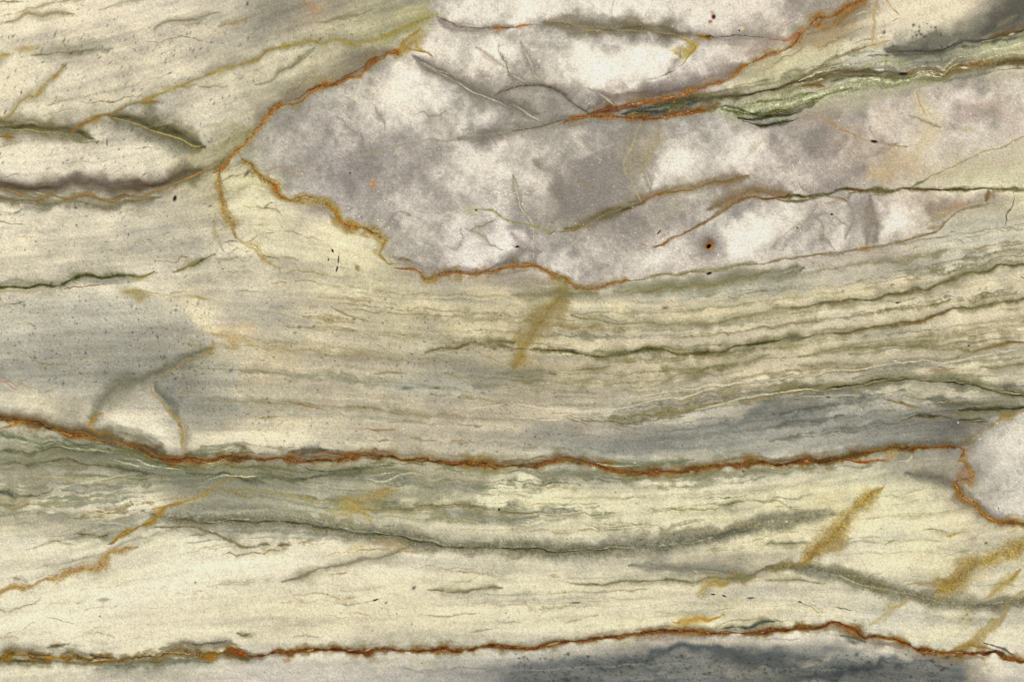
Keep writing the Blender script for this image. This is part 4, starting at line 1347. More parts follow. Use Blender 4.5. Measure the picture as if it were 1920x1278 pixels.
# bottom seam
S('-180,1248 -60,1240 0,1236 20,1231 40,1227 80,1229 110,1233 150,1230 180,1237 215,1238 250,1233 290,1228 330,1222 370,1222 400,1226 430,1221 450,1227 480,1230', 4.6, '7A622A', .85, tex=.5, j=2.4, col2='5C5230', rec='rust_d', taper=.01, vary=.6)
S('0,1238 25,1228', 5, 'AA8430', .7, tex=.3)
S('80,1230 110,1234 140,1230', 4.5, 'B08430', .8, tex=.4)
S('375,1224 400,1230 415,1224', 4.5, 'AC7E2C', .7, tex=.4)
S('425,1218 445,1224 465,1230', 3, 'A0521C', .8, tex=.3)
S('160,1222 175,1226 182,1232', 3.5, '5A4A2A', .7)
BOT = '480,1229 497,1226 520,1220 560,1221 600,1220 650,1217 680,1221 720,1217 770,1219 830,1220 870,1219 900,1214 930,1211 960,1213 1000,1213 1030,1207 1060,1202 1100,1199 1140,1195 1180,1188 1210,1185 1250,1184 1290,1182 1330,1184 1370,1187 1400,1186 1440,1183 1480,1178 1510,1180 1540,1173 1560,1166 1575,1168 1600,1180 1618,1193 1640,1190 1670,1195 1700,1207 1725,1217 1760,1222 1800,1225 1840,1222 1862,1222 1880,1232 1910,1240 1935,1243 2100,1262'
S(BOT, 3.2, '5C3F1A', .85, p=2.2, tex=.3, j=1.3, rec='rust_d', taper=.01, vary=.45)
S(BOT, 1.9, 'A4602C', .75, p=2.2, tex=.7, j=1.6, col2='8A4018', taper=.01)
for a_, w_ in (('500,1221 560,1221 620,1219', 3), ('740,1220 780,1219 800,1220', 3), ('800,1221 840,1221 865,1220', 2.6), ('870,1218 930,1212', 2.2), ('960,1214 1000,1212', 2.2), ('1160,1192 1200,1186 1240,1184', 2.6), ('1250,1184 1290,1182 1330,1184', 3.4),
               ('1480,1179 1520,1180', 2.8), ('1545,1172 1562,1167 1580,1172 1602,1184 1612,1192', 4.6), ('1645,1192 1680,1200 1710,1212', 3.6), ('1720,1217 1760,1222 1830,1226', 3), ('1880,1232 1905,1240 1935,1244', 5.5)):
    S(a_, w_, '8C4A22', .74, tex=.3, j=1.6, col2='AE7840', rec='rust_d', taper=.15, vary=.5)
S(BOT, 1.8, '47290F', .55, tex=1.5, j=1.9, taper=.01, vary=.8)
S('1790,1215 1815,1208 1840,1212 1860,1218', 6, '9A7A48', .7, tex=.5)
S('1845,1205 1870,1214 1898,1226', 3.4, '55584A', .85, tex=.3)
S('1845,1222 1865,1220 1885,1228', 3, '453620', .8, tex=.3)
S('1810,1240 1830,1236 1845,1232', 5, 'C9B99A', .6, tex=.6, j=3)

# boundary of the quartz (ochre) -------------------------------------------
S('455,300 470,315 482,328 497,336 512,346 522,357 532,367 552,373 577,377 600,381 620,391 632,401 640,413 655,422 680,430 700,438 717,450 722,460', 5, '97803E', .8, tex=.45, j=2.4, col2='B59752', rec='rust_e', taper=.04, vary=.5)
S('505,338 520,356 533,366 550,372', 3, 'A8642A', .75, tex=.4, j=2)
S('610,384 630,398 640,416 660,424 690,434', 3.2, 'B0752E', .8, tex=.4, j=2.2)
S('590,376 612,374 625,388', 5, 'B0A55C', .6, tex=.5, j=2.5)
S('640,408 660,412 672,424 690,430', 3, 'C09A5A', .7, tex=.5, j=2.5)
S('620,402 640,422 660,432', 8, 'A58E5A', .5, tex=.4)
S('722,455 718,468 712,475 718,484 728,490 745,492 752,494', 3.4, 'A48A42', .85, tex=.4, j=2)
S('705,450 715,462', 6, 'C0BC7A', .6, tex=.4)
S('700,470 715,476', 6, 'B59C68', .5)
S('748,484 765,486 772,492', 2.6, '8E7330', .8, tex=.4)
S('738,500 760,502 778,506 790,513 800,523 811,521 822,512 845,511 870,512', 3, 'A0602A', .85, tex=.3, j=1.8, col2='B89050', rec='rust_e')
S('740,500 775,505', 3, 'A4561C', .7)
S('790,514 805,524 822,512', 2.6, '9A8A44', .8)
S('820,512 850,511 880,513 900,513 930,506 952,500 975,496 1000,495 1012,498 1022,505 1036,515 1060,525 1080,536 1096,540 1120,538 1150,530 1180,526', 3.1, '8E5A2C', .85, tex=.3, j=1.6, col2='AF7A3C', rec='rust_e', taper=.03)
S('915,505 940,494 965,488 990,492', 4, '6E5E52', .6, tex=.3)
S('870,510 940,512 990,504', 3, '8B7866', .5)
S('740,480 800,504 850,506 900,506', 6, '7C7068', .45, tex=.3)
S('1030,512 1045,520 1060,530 1070,545', 3, '8E8A50', .6, tex=.5)

for _a in ((1820, 290, 110, 22, -12, 'D2C6A8', .6), (1760, 320, 90, 16, -8, 'C9BC9C', .6), (1880, 250, 70, 22, -14, 'D6CBB4', .5), (1740, 230, 40, 50, 0, 'D9C9A8', .45), (1620, 190, 80, 12, -12, 'B9B292', .5), (1860, 150, 60, 10, -10, 'B5AA90', .5),
           (1850, 830, 24, 30, 0, 'BDB9A8', .5), (1885, 870, 36, 30, 0, 'DAD5C6', .55), (1850, 930, 30, 24, 0, 'B8B3A2', .5), (1900, 800, 40, 16, 0, 'D2CCB4', .6),
           (1560, 225, 60, 16, 30, 'B39E86', .5), (1600, 270, 50, 22, 0, 'C2AD94', .4), (1660, 225, 30, 30, 0, 'D8C6AC', .45), (1690, 300, 50, 20, 10, 'CDB28C', .5), (1850, 205, 50, 24, -20, 'B5A08C', .5), (1900, 225, 30, 30, 0, 'D2C2AE', .5),
           (1790, 380, 60, 12, 4, 'A58F74', .5), (1400, 90, 60, 20, -20, 'C9B4A2', .4), (1460, 40, 50, 20, 0, 'DCC9B6', .45), (1190, 300, 22, 50, 10, 'AA9C7E', .5), (1120, 400, 60, 12, -20, '8A8062', .5), (1060, 420, 50, 12, 0, 'A09780', .4), (1270, 395, 40, 22, -20, 'ADA28A', .45)):
    B(*_a)
S('1000,300 1045,330 1050,380 1040,420', 9, '8A8174', .45, tex=.3, j=3)
S('1050,320 1060,300 1100,285 1150,275', 5, 'C9C3BB', .5, tex=.4, j=3)
S('960,440 990,470 1000,492', 9, '958B82', .5, tex=.2, j=2); S('985,425 1000,460 1005,492', 8, '978D84', .5, tex=.2)
S('968,300 962,340 972,380 996,424 1000,470', 1.6, 'CFC5A8', .8, tex=.3, j=1.5)
S('1205,225 1190,270 1170,310 1190,350 1200,380', 1.6, 'BFB28A', .7, tex=.4, j=2.5)
S('1590,372 1600,410 1590,450', 8, '9A8F84', .5, tex=.2, j=2); S('1530,385 1520,410 1490,440 1470,470', 8, 'A2978C', .5, tex=.2, j=2)
S('1636,372 1640,420 1636,455', 7, '8C8074', .55, tex=.2, j=2)
# veins crossing the quartz ---------------------------------------------------
S('820,32 838,39 856,48 880,52 912,52 962,53', 1.6, '7A6A55', .75, j=1)
S('920,50 935,52 950,53', 3, 'C07A3A', .7, tex=.4); S('962,52 985,49 1002,46', 3.2, 'B8743A', .75, tex=.4)
S('985,50 1010,47 1035,40 1060,42 1085,50 1100,56 1130,57 1160,56 1200,60 1250,62 1300,67', 1.1, 'B0A583', .75, j=1, tex=.3)
S('1098,58 1115,62', 2.4, 'A8873E', .6)
S('1300,67 1345,70 1372,66 1400,68 1440,72', 1.3, '6E6558', .7, j=1)
S('1305,66 1325,70 1332,74', 5, 'A87C1E', .85, tex=.3, j=2)
S('1320,68 1335,68', 3, '4F3E1C', .7)
S('1298,78 1303,90 1294,102 1284,114 1275,124', 2.2, 'AF9A3C', .8, tex=.3)
S('1275,124 1262,132 1245,142 1228,147 1210,149', 1.2, '8C867A', .8, j=1.2)
S('1270,136 1240,150 1200,154 1170,150', 8, '948E8A', .0)
for a_ in ('775,104 790,116 820,134 850,150 880,168 910,181 940,194 962,206', '962,196 985,210 1005,222 1022,229', '787,112 810,126 850,142', '978,80 988,105 998,128 1004,144 1020,152', '1104,168 1130,180 1155,198', '960,140 975,150 988,158', '890,88 920,110 945,125', '962,328 968,360 975,388 988,402', '1210,322 1216,345 1218,360'):
    S(a_, 6, '877F70', .4, j=1, tex=.2, taper=.2)
    S(a_, 1.5, 'CBC2A8', .9, j=1, tex=.3, taper=.2)
S('925,180 942,170 962,165 990,159 1015,160 1035,165 1060,181 1082,196 1100,206 1110,216', 3, '665E50', .85, j=1)
S('925,180 942,169 962,164 990,158', 1, 'C4BBA4', .6, j=1)
S('1045,172 1070,186 1100,205', 1, 'BDB39C', .5, j=1)
S('490,322 540,312 600,306 640,300 680,290 720,281 760,271 800,263 850,262 900,255 942,247 965,242 1000,240 1040,233 1062,229', 1.7, 'ADA488', .75, j=1.2, tex=.3, vary=.3)
S('480,318 530,315 580,308', 4, 'B5A285', .5, tex=.4)
S('960,246 1000,240 1040,230 1064,226', 2, '5F5B48', .7, j=1.4)
S('1062,229 1075,223 1090,219', 2, 'B08A3C', .8)
S('885,392 900,393 925,396 940,405 960,416 985,423 1010,427 1035,434 1060,434 1085,430 1102,426', 1.8, 'A8A266', .75, tex=.5, j=1.5)
S('1030,434 1055,434 1075,430 1100,424 1105,432', 3.4, '93763C', .75, tex=.5, j=2.4)
B(882, 392, 14, 12, -20, 'C3C29A', .75, j=3)
S('1100,425 1130,404 1160,394 1185,383 1200,378', 2, 'C9BFA6', .65, tex=.4, j=1.2)
S('1110,418 1145,396 1180,388 1210,376', 4.6, '5E5433', .6, tex=.4)
S('1200,380 1215,372 1232,367 1250,362 1272,358 1300,351 1330,345 1365,336 1420,326', 2.2, '8C7038', .72, tex=.4, j=1.4)
S('1210,374 1240,364', 3.6, 'A26A38', .6, tex=.3)
S('1240,362 1300,350 1330,344', 1, 'C6B898', .5)
S('1175,454 1200,457 1225,462', 1.6, 'AC8E58', .6); S('1225,462 1245,458 1258,446 1272,441 1300,429 1320,418 1340,404 1355,390 1370,380 1392,375 1415,371 1440,374 1460,367 1482,368', 2.4, '98703A', .78, tex=.3, j=1.5, col2='7C5C30', taper=.05)
S('1220,464 1235,462', 5, 'B39A64', .5)
S('993,424 996,445 998,468 1001,490', 1.2, 'D5CDBC', .7, tex=.3, j=1)
S('1290,365 1283,385 1270,402 1255,415 1240,420', 1.1, 'C9C0A8', .6, j=1)
S('1095,442 1080,455 1060,470 1040,478', 2.2, 'C6BFAE', .55, tex=.6, j=2)
S('1252,228 1243,255 1232,275 1222,290 1210,305 1206,325', 1.4, 'C6B988', .7, tex=.4, j=1.2)
S('1244,222 1248,230', 2, 'D8D2BE', .7)
S('1435,215 1455,280 1400,325', 1.2, 'C9BFA8', .0)
S('1440,250 1420,275 1395,300', 3, 'CDBF9A', .45, tex=.4)
S('1530,222 1550,225 1573,238 1600,252 1620,262 1640,267 1672,273 1705,275', 1.5, 'BC9C68', .75, j=1.2, tex=.3)
S('1470,250 1500,235 1540,222', 1.4, 'C6B088', .4)
S('1720,172 1726,190 1738,215', 1.6, 'BFA67C', .6, tex=.4)
S('1432,374 1480,366 1512,367 1550,364 1568,356 1590,355 1612,359 1650,356 1700,354 1757,357 1800,353 1860,356 1900,355 1935,358 2100,352', 2.8, '544C24', .88, tex=.35, j=1.4, rec='green2', taper=.03)
S('1590,364 1640,360 1700,355', 5, '70693C', .6, tex=.5)
S('1455,372 1490,376 1530,369 1562,368 1590,376', 2.4, '6E6B3C', .65, tex=.5, j=2)
S('1550,382 1575,376 1600,364', 4, '8A7442', .5, tex=.5)
S('1440,362 1452,366 1480,368', 3, '9C6434', .6)
S('1585,352 1602,358 1620,356', 3, '83582A', .7, tex=.3)
S('1700,354 1722,344 1750,328 1772,318', 1.8, '7F8050', .75, j=1)
S('1765,316 1800,306 1830,290 1880,274 1925,254', 1.6, 'A8A470', .55, tex=.4)
S('1800,345 1840,340 1870,335 1895,325', 1.4, 'E8E2BE', .6)
S('1631,368 1629,395 1625,425 1624,458', 1.2, 'C9B995', .7, j=1, tex=.3)
S('1632,368 1630,395 1626,425 1625,458', 7, '8F8474', .55, j=1, tex=.2)
S('1852,356 1852,368 1849,380', 5.5, '7E5E36', .75, tex=.2); S('1860,358 1862,372', 6, '9C8668', .5)
S('1900,360 1902,374 1896,390 1887,402 1886,416 1881,428', 1.3, '6F6A5C', .8, j=1.4)
S('1925,428 1885,428 1850,432 1810,437 1780,445 1740,450 1690,458', 1.5, '9E9C7C', .6, tex=.4)
S('1440,491 1482,485 1520,477 1560,474 1600,470 1642,463 1680,455 1710,448 1742,440 1764,430 1772,418 1790,402 1820,392 1860,385', 2.2, '8C8156', .75, tex=.4, j=1.6, taper=.05)
S('1175,527 1210,521 1250,515 1290,510 1330,507 1365,503 1400,496 1445,490', 2.6, '87804E', .7, tex=.45, j=1.5)
S('1600,468 1645,463', 3, 'A9803E', .7, tex=.5); S('1740,430 1765,425', 4, 'B0985C', .6, tex=.5)
S('1740,420 1765,405 1790,395', 5, 'B5A070', .5, tex=.5, j=3)
S('1550,400 1510,410 1490,425 1460,450 1440,470', 3, 'B0A88C', .5, tex=.4)
S('1040,505 1100,540 1150,537 1200,530', 5, '9C9A84', .4)

# bedding lines ---------------------------------------------------------------
def LN(lines, w, col, op, **k):
    for s in lines.strip().splitlines():
        if op >= .6 and sum(hexc(col)) < 1.9:
            S(s, w * 3.4, '8C8764', .42, tex=.3, j=2.2, taper=.2, vary=.2)
        S(s, w, col, op, **k)
LN("""1200,548 1242,540 1290,536 1332,532 1370,525 1412,515 1445,505
1010,552 1060,548 1120,548
1240,690 1290,692 1342,692 1380,682 1420,671 1445,667
1084,693 1120,690 1146,684
1140,785 1180,779 1230,777 1272,772 1300,766
1500,668 1560,655 1620,650 1700,650 1780,653 1822,657 1860,650 1925,640
1440,737 1475,728 1500,726
1840,688 1880,685 1935,682
1700,745 1740,748""", 2.6, '8C8356', .7, tex=.5, j=1.8)
LN("""1070,588 1100,598 1150,604 1200,604 1235,608 1272,605 1310,608 1350,603 1402,593 1442,583 1482,577 1522,570
960,552 1000,553 1040,556
1440,640 1482,632 1522,630 1562,625 1622,620
1640,492 1690,490 1732,480 1780,470
1500,685 1540,682 1560,680
1240,720 1280,700 1340,702""", 2.2, '9A9068', .6, tex=.5, j=1.6)
LN("""1480,578 1522,570 1602,562 1642,558 1682,550 1722,544 1752,533 1782,523 1812,513 1852,508 1882,500 1935,492
1562,625 1622,618 1682,608 1722,600 1752,590 1792,578
1790,580 1852,572 1892,565 1935,560""", 3.2, '746B42', .82, tex=.3, j=1.6, up=1, dn=1.5)
S('1400,648 1440,640 1480,633 1530,630', 3, '68634A', .6, tex=.4)
S('1180,662 1212,655 1237,655 1272,662 1312,663 1352,658 1382,648 1425,643 1470,636', 2.6, '5F5830', .85, tex=.35, j=1.3)
S('965,652 1000,655 1060,656 1092,663 1130,666 1182,662', 2.8, '665E36', .8, tex=.4, j=1.5)
S('800,662 842,653 872,645 922,643 968,643', 3.4, '7C7250', .75, tex=.45, j=2)
S('1275,661 1300,663', 1.4, 'A8743C', .6)
S('1690,608 1740,596 1790,580', 2.2, '94693E', .6, tex=.3)
S('1460,650 1500,640 1600,624 1640,618', 1, 'CDC094', .5)
S('1660,749 1690,758 1722,764', 3, '87703C', .75, tex=.4)
S('1730,698 1770,694 1790,692', 3, '9C804A', .6, tex=.4)
S('1830,655 1870,648 1925,640', 3.6, '8E6F38', .6, tex=.4)
LN("""1550,727 1600,721 1652,712 1697,710 1722,713 1782,718 1822,721 1862,731 1892,738 1940,742 2000,750
1800,768 1850,768 1890,765 1930,762
1690,787 1720,781 1765,778
1790,786 1820,788 1850,792""", 2.6, '4A4528', .85, tex=.3, j=1.3)
LN("""1540,733 1600,723 1650,713 1697,709 1722,712 1782,717 1822,720 1862,730 1892,737 1940,741
1805,788 1835,790 1855,792
1480,746 1550,742 1620,740""", .9, 'C9C29C', .7, tex=.3, j=1.3)
S('1862,797 1880,784 1900,776 1935,766', 5, 'A58438', .6, tex=.5)
S('1812,832 1830,822 1848,806 1862,794', 1.3, 'C3B07C', .6, tex=.4)
LN("""950,752 975,758 1000,763 1050,768 1102,770 1142,768 1182,761 1212,753 1252,747 1292,740 1322,732 1362,725
1232,730 1300,727 1350,721 1402,718 1442,713 1502,705 1562,696 1612,690 1662,683 1712,678 1732,675 1762,680 1802,674 1852,663 1882,659 1935,662
1300,770 1350,758 1402,745 1442,738 1492,732 1542,730
880,768 930,758 952,754
960,782 1030,788 1080,782""", 1.25, 'DDD4B4', .85, tex=.3, j=1.2, taper=.15)
LN("""478,573 512,583 552,592 582,600 622,608 652,612 682,620 712,630 732,637 775,642
520,785 562,792 612,793
0,722 18,727 40,733 72,736 112,738
150,762 192,770 232,775 262,777
100,541 132,545 172,555 212,553 242,550 272,555 302,556 352,546 382,543
300,783 240,772 205,775""", 1.2, 'DCCFA8', .75, tex=.35, j=1.2)
S('-10,708 15,720 35,730', 3, 'BF9682', .6, tex=.3)
LN("""545,755 572,760 600,766 615,772
480,783 522,783
690,806 720,808 740,806
700,700 760,702
620,575 660,592 705,602
860,652 900,660 930,672""", 2.2, '947642', .55, tex=.5)
LN("""-60,540 0,538 40,537 80,534 100,537 118,531 140,522 160,517 200,520 240,518 268,517 290,508
325,510 350,500 382,485 402,477""", 2.3, '57542C', .85, tex=.35, j=1.5, up=1.2)
S('330,508 352,498 375,486', 4, 'C0AE74', .6, up=1.4, dn=.5)
S('1510,1048 1470,1060 1420,1072 1380,1080 1350,1088 1330,1100 1315,1118', 5, 'A98D48', .6, tex=.4, j=3)
S('1480,1060 1440,1068', 8, '8D7C48', .5, tex=.3)
S('1790,1215 1830,1190 1865,1160 1890,1130 1930,1100', 4, 'B29A58', .5, tex=.5, j=3)
B(250, 550, 22, 7, 10, 'A39658', .75, j=4); B(375, 557, 22, 4, 10, 'ADA064', .7, j=3); B(265, 560, 10, 8, 0, 'A89A60', .6, j=3)
S('-30,542 100,540 120,545', 1.5, 'D2CC9C', .6)
S('240,520 270,520 295,508', 5, 'D0C288', .5)
# upper left lines
LN("""130,249 140,242 166,227 190,217 206,213 226,206 252,194 286,191 300,192
0,256 30,257""", 2.8, '94743A', .88, tex=.3, j=1.2)
LN("""212,210 236,200 258,192 278,185 300,177 316,168 338,162 362,150 386,143 406,134 418,128 442,122 462,117 482,112 500,98""", 3, 'A99258', .82, tex=.45, j=1.4)
LN("""298,172 330,160 350,152
395,140 415,132 430,125""", 4.5, 'CBBF8E', .6, tex=.4)
LN("""500,98 522,88 546,86 562,80 592,77 606,80 626,73 646,75 662,82 682,76 702,73 722,68 738,62 762,50 782,40 802,33""", 2.6, 'A99850', .85, tex=.3, j=1.8)
LN("""482,158 505,150 522,137 545,126 568,112 590,95
590,90 570,105 545,130
590,38 620,36 660,30 700,18""", 1.7, '908B68', .65, tex=.4, j=1.6)
LN("""10,242 45,243 86,247 126,251
206,216 224,225 252,233 276,240 302,249 322,256 346,266 366,275 380,274""", 1.3, 'BDA862', .85, tex=.2, j=1)
LN("""60,103 96,103 126,97 162,95 212,92
125,256 140,262 156,268 182,266
288,56 302,46 338,38 370,33 412,24
1900,30 1870,52""", 1.9, '8A8468', .65, tex=.4, j=1.4)
LN("""10,42 34,32 50,25 76,28 100,26 142,27
412,52 452,40 485,28
480,18 500,8""", 2, 'B09468', .6, tex=.5)
LN("""-20,112 0,107 10,102 20,100""", 3.5, 'C09A30', .8, tex=.3)
B(50, 93, 20, 7, 0, 'B5A05C', .6, j=3); B(110, 90, 30, 7, -5, '9A967F', .5, j=3); B(105, 142, 7, 4, -30, 'C08850', .7, j=2); B(75, 168, 9, 5, -40, 'E4DDBF', .8, j=2)
LN("""0,222 18,218 30,205 38,190 48,184 66,179 78,165 92,152 104,143 116,128 126,120""", 2.4, 'B0954A', .8, tex=.5, j=1.4)
S('430,275 460,262 475,240', 10, 'A8A074', .5, tex=.5)
# lower-left lines
LN("""0,845 50,849 100,840 142,846 182,836
0,868 60,871 110,864 162,868 222,876 272,886 302,891
120,820 150,835 200,830 240,842 280,858
480,897 520,895 560,900 594,893 640,885 680,880
560,872 580,880 620,883 660,878 700,876
350,885 420,890 470,900 500,908
-40,930 0,925 60,930 100,918""", 2.6, '5E6048', .7, tex=.5, j=2)
LN("""60,934 110,916 150,905 200,895 240,886
690,896 704,903 730,900 752,890 782,890 812,896 842,899
380,860 395,866 420,862
200,860 250,870 290,878
105,838 160,842 210,838
370,910 400,896 440,892 490,894
0,1013 40,1000 62,995 96,997 116,1010
140,1012 180,1009 200,1013
145,977 182,980 222,984 256,989
60,1064 110,1056 150,1042
880,960 900,952 940,958
1100,868 1150,872 1200,870
1005,972 1000,975""", 1.4, 'D0CDAA', .75, tex=.4, j=1.5)
LN("""290,987 330,987 370,990 402,1003 432,1015 462,1026 482,1020
480,1021 502,1021
520,1018 545,1022
150,998 180,1003
180,1008 200,1003
90,1212 110,1208
270,1240 300,1240""", 2.2, '75683C', .7, tex=.4, j=1.8)
LN("""10,955 50,948 80,948 104,956
820,1022 788,1032 765,1038 735,1038
850,1070 900,1075 940,1080
1030,1078 1050,1082
1060,1092 1090,1096
800,1106 832,1109""", 2.2, 'A8905A', .5, tex=.5, j=1.6)
LN("""530,1092 572,1078 602,1066 642,1058 682,1048 712,1045 742,1036 766,1028""", 3, '958C74', .75, tex=.3, j=1.4, taper=.3)
LN("""300,966 350,974 392,980 422,975 482,979 542,980 602,988 642,993 702,1000 742,1003 792,1015 832,1023 882,1026 962,1028 1052,1032 1102,1030 1172,1028""", 2, '3E381C', .75, tex=.6, j=1.5)
LN("""300,963 360,970 400,978 440,972 480,976
620,986 700,996 780,1008 830,1018 860,1022
900,1024 1000,1027 1060,1031 1160,1026 1260,1020 1300,1016 1352,1003 1402,990 1442,978 1502,970
1500,1064 1540,1070 1580,1082 1622,1095 1662,1105 1702,1112 1742,1124 1782,1132 1842,1130 1925,1126
1300,1066 1340,1072 1375,1080 1420,1075 1450,1066""", 1, 'BFBD9E', .7, tex=.4, j=1.2)
LN("""1080,1095 1122,1094 1162,1088 1212,1088 1262,1085 1302,1087 1352,1082 1387,1080 1442,1067 1482,1062 1500,1058
1440,1090 1500,1088 1540,1092
800,1106 832,1108 872,1109 902,1103 942,1101
680,955 712,953 762,956 782,949 832,945 862,946 902,952 942,958 1000,960
1350,946 1372,942 1392,942
1440,1020 1480,1018 1520,1018""", 2, '86805A', .7, tex=.5, j=1.6)
LN("""630,1128 682,1129 706,1122
880,1186 922,1178
1060,1166 1092,1158 1120,1154
780,1152 850,1154 900,1152
1165,935 1190,932
1230,1145 1260,1150
1450,950 1500,948
1770,1040 1800,1036 1860,1032
1850,1096 1925,1098""", 2, '9E9A7C', .45, tex=.5, j=1.5)
LN("""1355,1177 1402,1175 1422,1170 1450,1166""", 3, '474C36', .85, tex=.4, j=1.6)
S('1400,1176 1420,1168 1445,1164', 5, '6A6C58', .5, tex=.5)
LN("""1440,990 1400,1000
1075,935 1050,945""", 2, 'A09C80', .4)
S('180,808 168,800 175,786 195,772', 4, 'B59250', .65, tex=.4, j=2)
S('285,718 286,735 300,750 314,770 330,785 337,805 341,825 341,845', 3.6, 'AF9A66', .75, tex=.45, j=1.8)
S('400,662 380,668 350,676 330,690 308,702 288,716', 2.4, 'A69468', .7, tex=.4, j=1.4)
S('170,808 195,812 215,816', 3, 'A87A2C', .6, tex=.5)
LN("""497,1228 500,1224 505,1221
575,1222 590,1217
650,1218 665,1216
685,1218 700,1214
865,1222 878,1217
1025,1209 1050,1203
1300,1068 1310,1072
60,358 90,368
165,1240 200,1236""", 1.4, 'D8C69A', .8, tex=.1, j=.8)
LN("""0,357 15,357 38,365 58,370 68,375 82,369 104,366 122,375 142,368 166,363 186,372 206,373 232,366 258,368 284,362 304,355
300,356 322,347 346,335 366,325 386,318 412,314""", 3, '5F4A28', .75, tex=.3, j=1.4)
LN("""0,357 15,357 38,365 58,371 68,374 82,369 104,366 122,375 142,367 166,362 184,370 206,373 232,366
232,367 258,368 284,362 304,354 320,348 346,336 366,325 386,318 412,314""", 1.5, 'B08C54', .85, tex=.2, j=1.3)

_gq = np.random.default_rng(77)
for _ in range(46):
    x_, y_ = _gq.uniform(520, 1900), _gq.uniform(20, 520)
    if QUARTZ[int((y_ - Y0) / STEP), int((x_ - X0) / STEP)] < .5:
        continue
    a0, P_ = _gq.uniform(-.9, 1.2), []
    for _k in range(_gq.integers(3, 8)):
        if QUARTZ[int((y_ - Y0) / STEP), int((x_ - X0) / STEP)] < .5:
            break
        P_.append('%.0f,%.0f' % (x_, y_)); a0 += _gq.normal(0, .3)
        x_ += 14 * math.cos(a0); y_ += 14 * math.sin(a0)
        if not (0 < x_ < 2050 and -150 < y_ < 700):
            break
    if len(P_) > 2:
        S(' '.join(P_), 5, '8D857B', .3, tex=.3, j=3, taper=.3)
        S(' '.join(P_), 1.4, ['D8D2C6', 'B5A77C', 'A2936A'][_gq.integers(3)], _gq.uniform(.3, .7), tex=.6, j=3, taper=.3)

# small particular marks
def DOT(x, y, rx, ry, a, c, o=.9): B(x, y, rx, ry, a, c, o, p=3, j=.6, tex=0)
for _d in ((1338, 32, 3.5, 4, 0, '5A2A1C'), (1331, 41, 4, 3, -20, 'C08A62'), (1336, 24, 4, 5, 0, 'D0A888', .6), (1391, 53, 5, 3.5, 0, 'E3CFA2'), (1386, 57, 1.5, 1.5, 0, '5A3A20'),
           (1693, 138.5, 8, 2.6, 0, '17100A'), (1650, 131, 11, 1.6, 0, 'E0DCC4'), (1808, 128, 9, 2, 0, 'DCD6C4'), (1769, 131, 4, 2, 0, 'E0C8A0'), (1897, 65, 6, 1.6, -20, 'D8C8A0'),
           (1639, 265, 6, 2.4, 8, '2A241C'), (1236, 435, 1.6, 4.5, 35, '5A3A22'), (1330, 512, 4.5, 2.2, -20, '181A1A'), (970, 462, 3.2, 1.8, -15, '1C1A1C'),
           (700, 346, 9, 9, 0, 'BE9A70', .7), (893, 394, 1.6, 1.6, 0, '202010'), (657, 324, 1.6, 1.6, 0, '7A3820'), (1813, 241, 9, 4, 0, 'CACB9E', .7), (1821, 214, 2, 2, 0, 'E5D8C0'), (1845, 198, 8, 5, -30, 'D5BC9C', .6),
           (1560, 402, 2.5, 2, 0, '4A4A42'), (1495, 427, 1.5, 1.5, 0, '8A3A20'), (1683, 568, 4, 1.6, -10, '5A5A52'), (1872, 952, 1, 1, 0, '303028'), (538, 1237, 7, 4, 0, 'C39A72', .7),
           (936, 954, 2, 2, 0, '1A1A14'), (758, 896, 3, 3, 0, '6F766A', .7), (670, 503, 4, 6, -30, '9A8450', .6), (818, 730, 5, 3, 0, 'C9BB94', .8), (818, 727, 7, 2, 0, '6B6A55', .6),
           (762, 727, 10, 4, 0, '70726A', .6), (897, 724, 9, 6, 0, '7F8078', .5), (1078, 1129, 10, 1.3, -3, '6A6C6C'), (705, 1124, 5, 1.6, -20, '5A5030'), (460, 1190, 8, 1.8, -8, '8A845E'), (107, 1210, 10, 2.6, -10, '7E7A5C', .8),
           (195, 1124, 12, 4, -5, 'BFBA9C', .8), (1337, 1114, 4, 1.4, 0, '55564C'), (1358, 1117, 4, 1.6, 20, '55565A'), (1408, 1121, 7, 1.6, -5, '6A6C70'), (1500, 1128, 3, 1, 20, '30302C'),
           (328, 372, 3, 5, 20, '34322A'), (623, 470, 1.6, 3.2, -25, '23221E'), (634, 487, 1.2, 7, 5, '35342E', .8), (631, 504, 1.4, 4.5, 15, '22211D'), (615, 487, 1, 2.5, 10, '35342E'), (797, 604, 1, 1, 0, '202018'),
           (1816, 648, 2, 2, 0, '403828', .6), (1553, 745, 4, 1.2, 0, '45483F'), (1797, 792, 1.6, 1.6, 0, 'EDEBDD'), (1838, 823, 2.5, 1.5, 0, 'E5DCC0'), (1869, 793, 3, 3, 0, 'D8CBA8', .8), (1679, 677, 3, 1, 0, 'F0EAD8'), (650, 990, 5, 1.8, 0, 'C9C8B4'),
           (1512, 865, 4, 2, 0, 'D89A60'), (1298, 884, 5, 2, 0, 'D2A880'), (218, 1228, 7, 3, 0, 'C9CBB8', .8), (95, 960, 9, 3, 0, 'E2DCC8', .8), (1190, 866, 2, 1, 0, 'E0DCC0')):
    DOT(*_d)
# a small vug in the quartz: brown rim, dark pit
B(1331, 460, 20, 18, 0, '978B80', .6, j=3)
B(1332, 461, 9, 10, 0, '7E5E3C', .85, p=3, j=2.5, tex=.3); B(1332, 465, 7, 5.5, 0, 'B98A58', .9, p=3, j=1.5, tex=0); B(1330, 462, 5, 4, -30, 'A5784A', .8, p=3, j=1, tex=0)
DOT(1329.5, 462, 3.6, 2.6, -35, '120C08', 1)

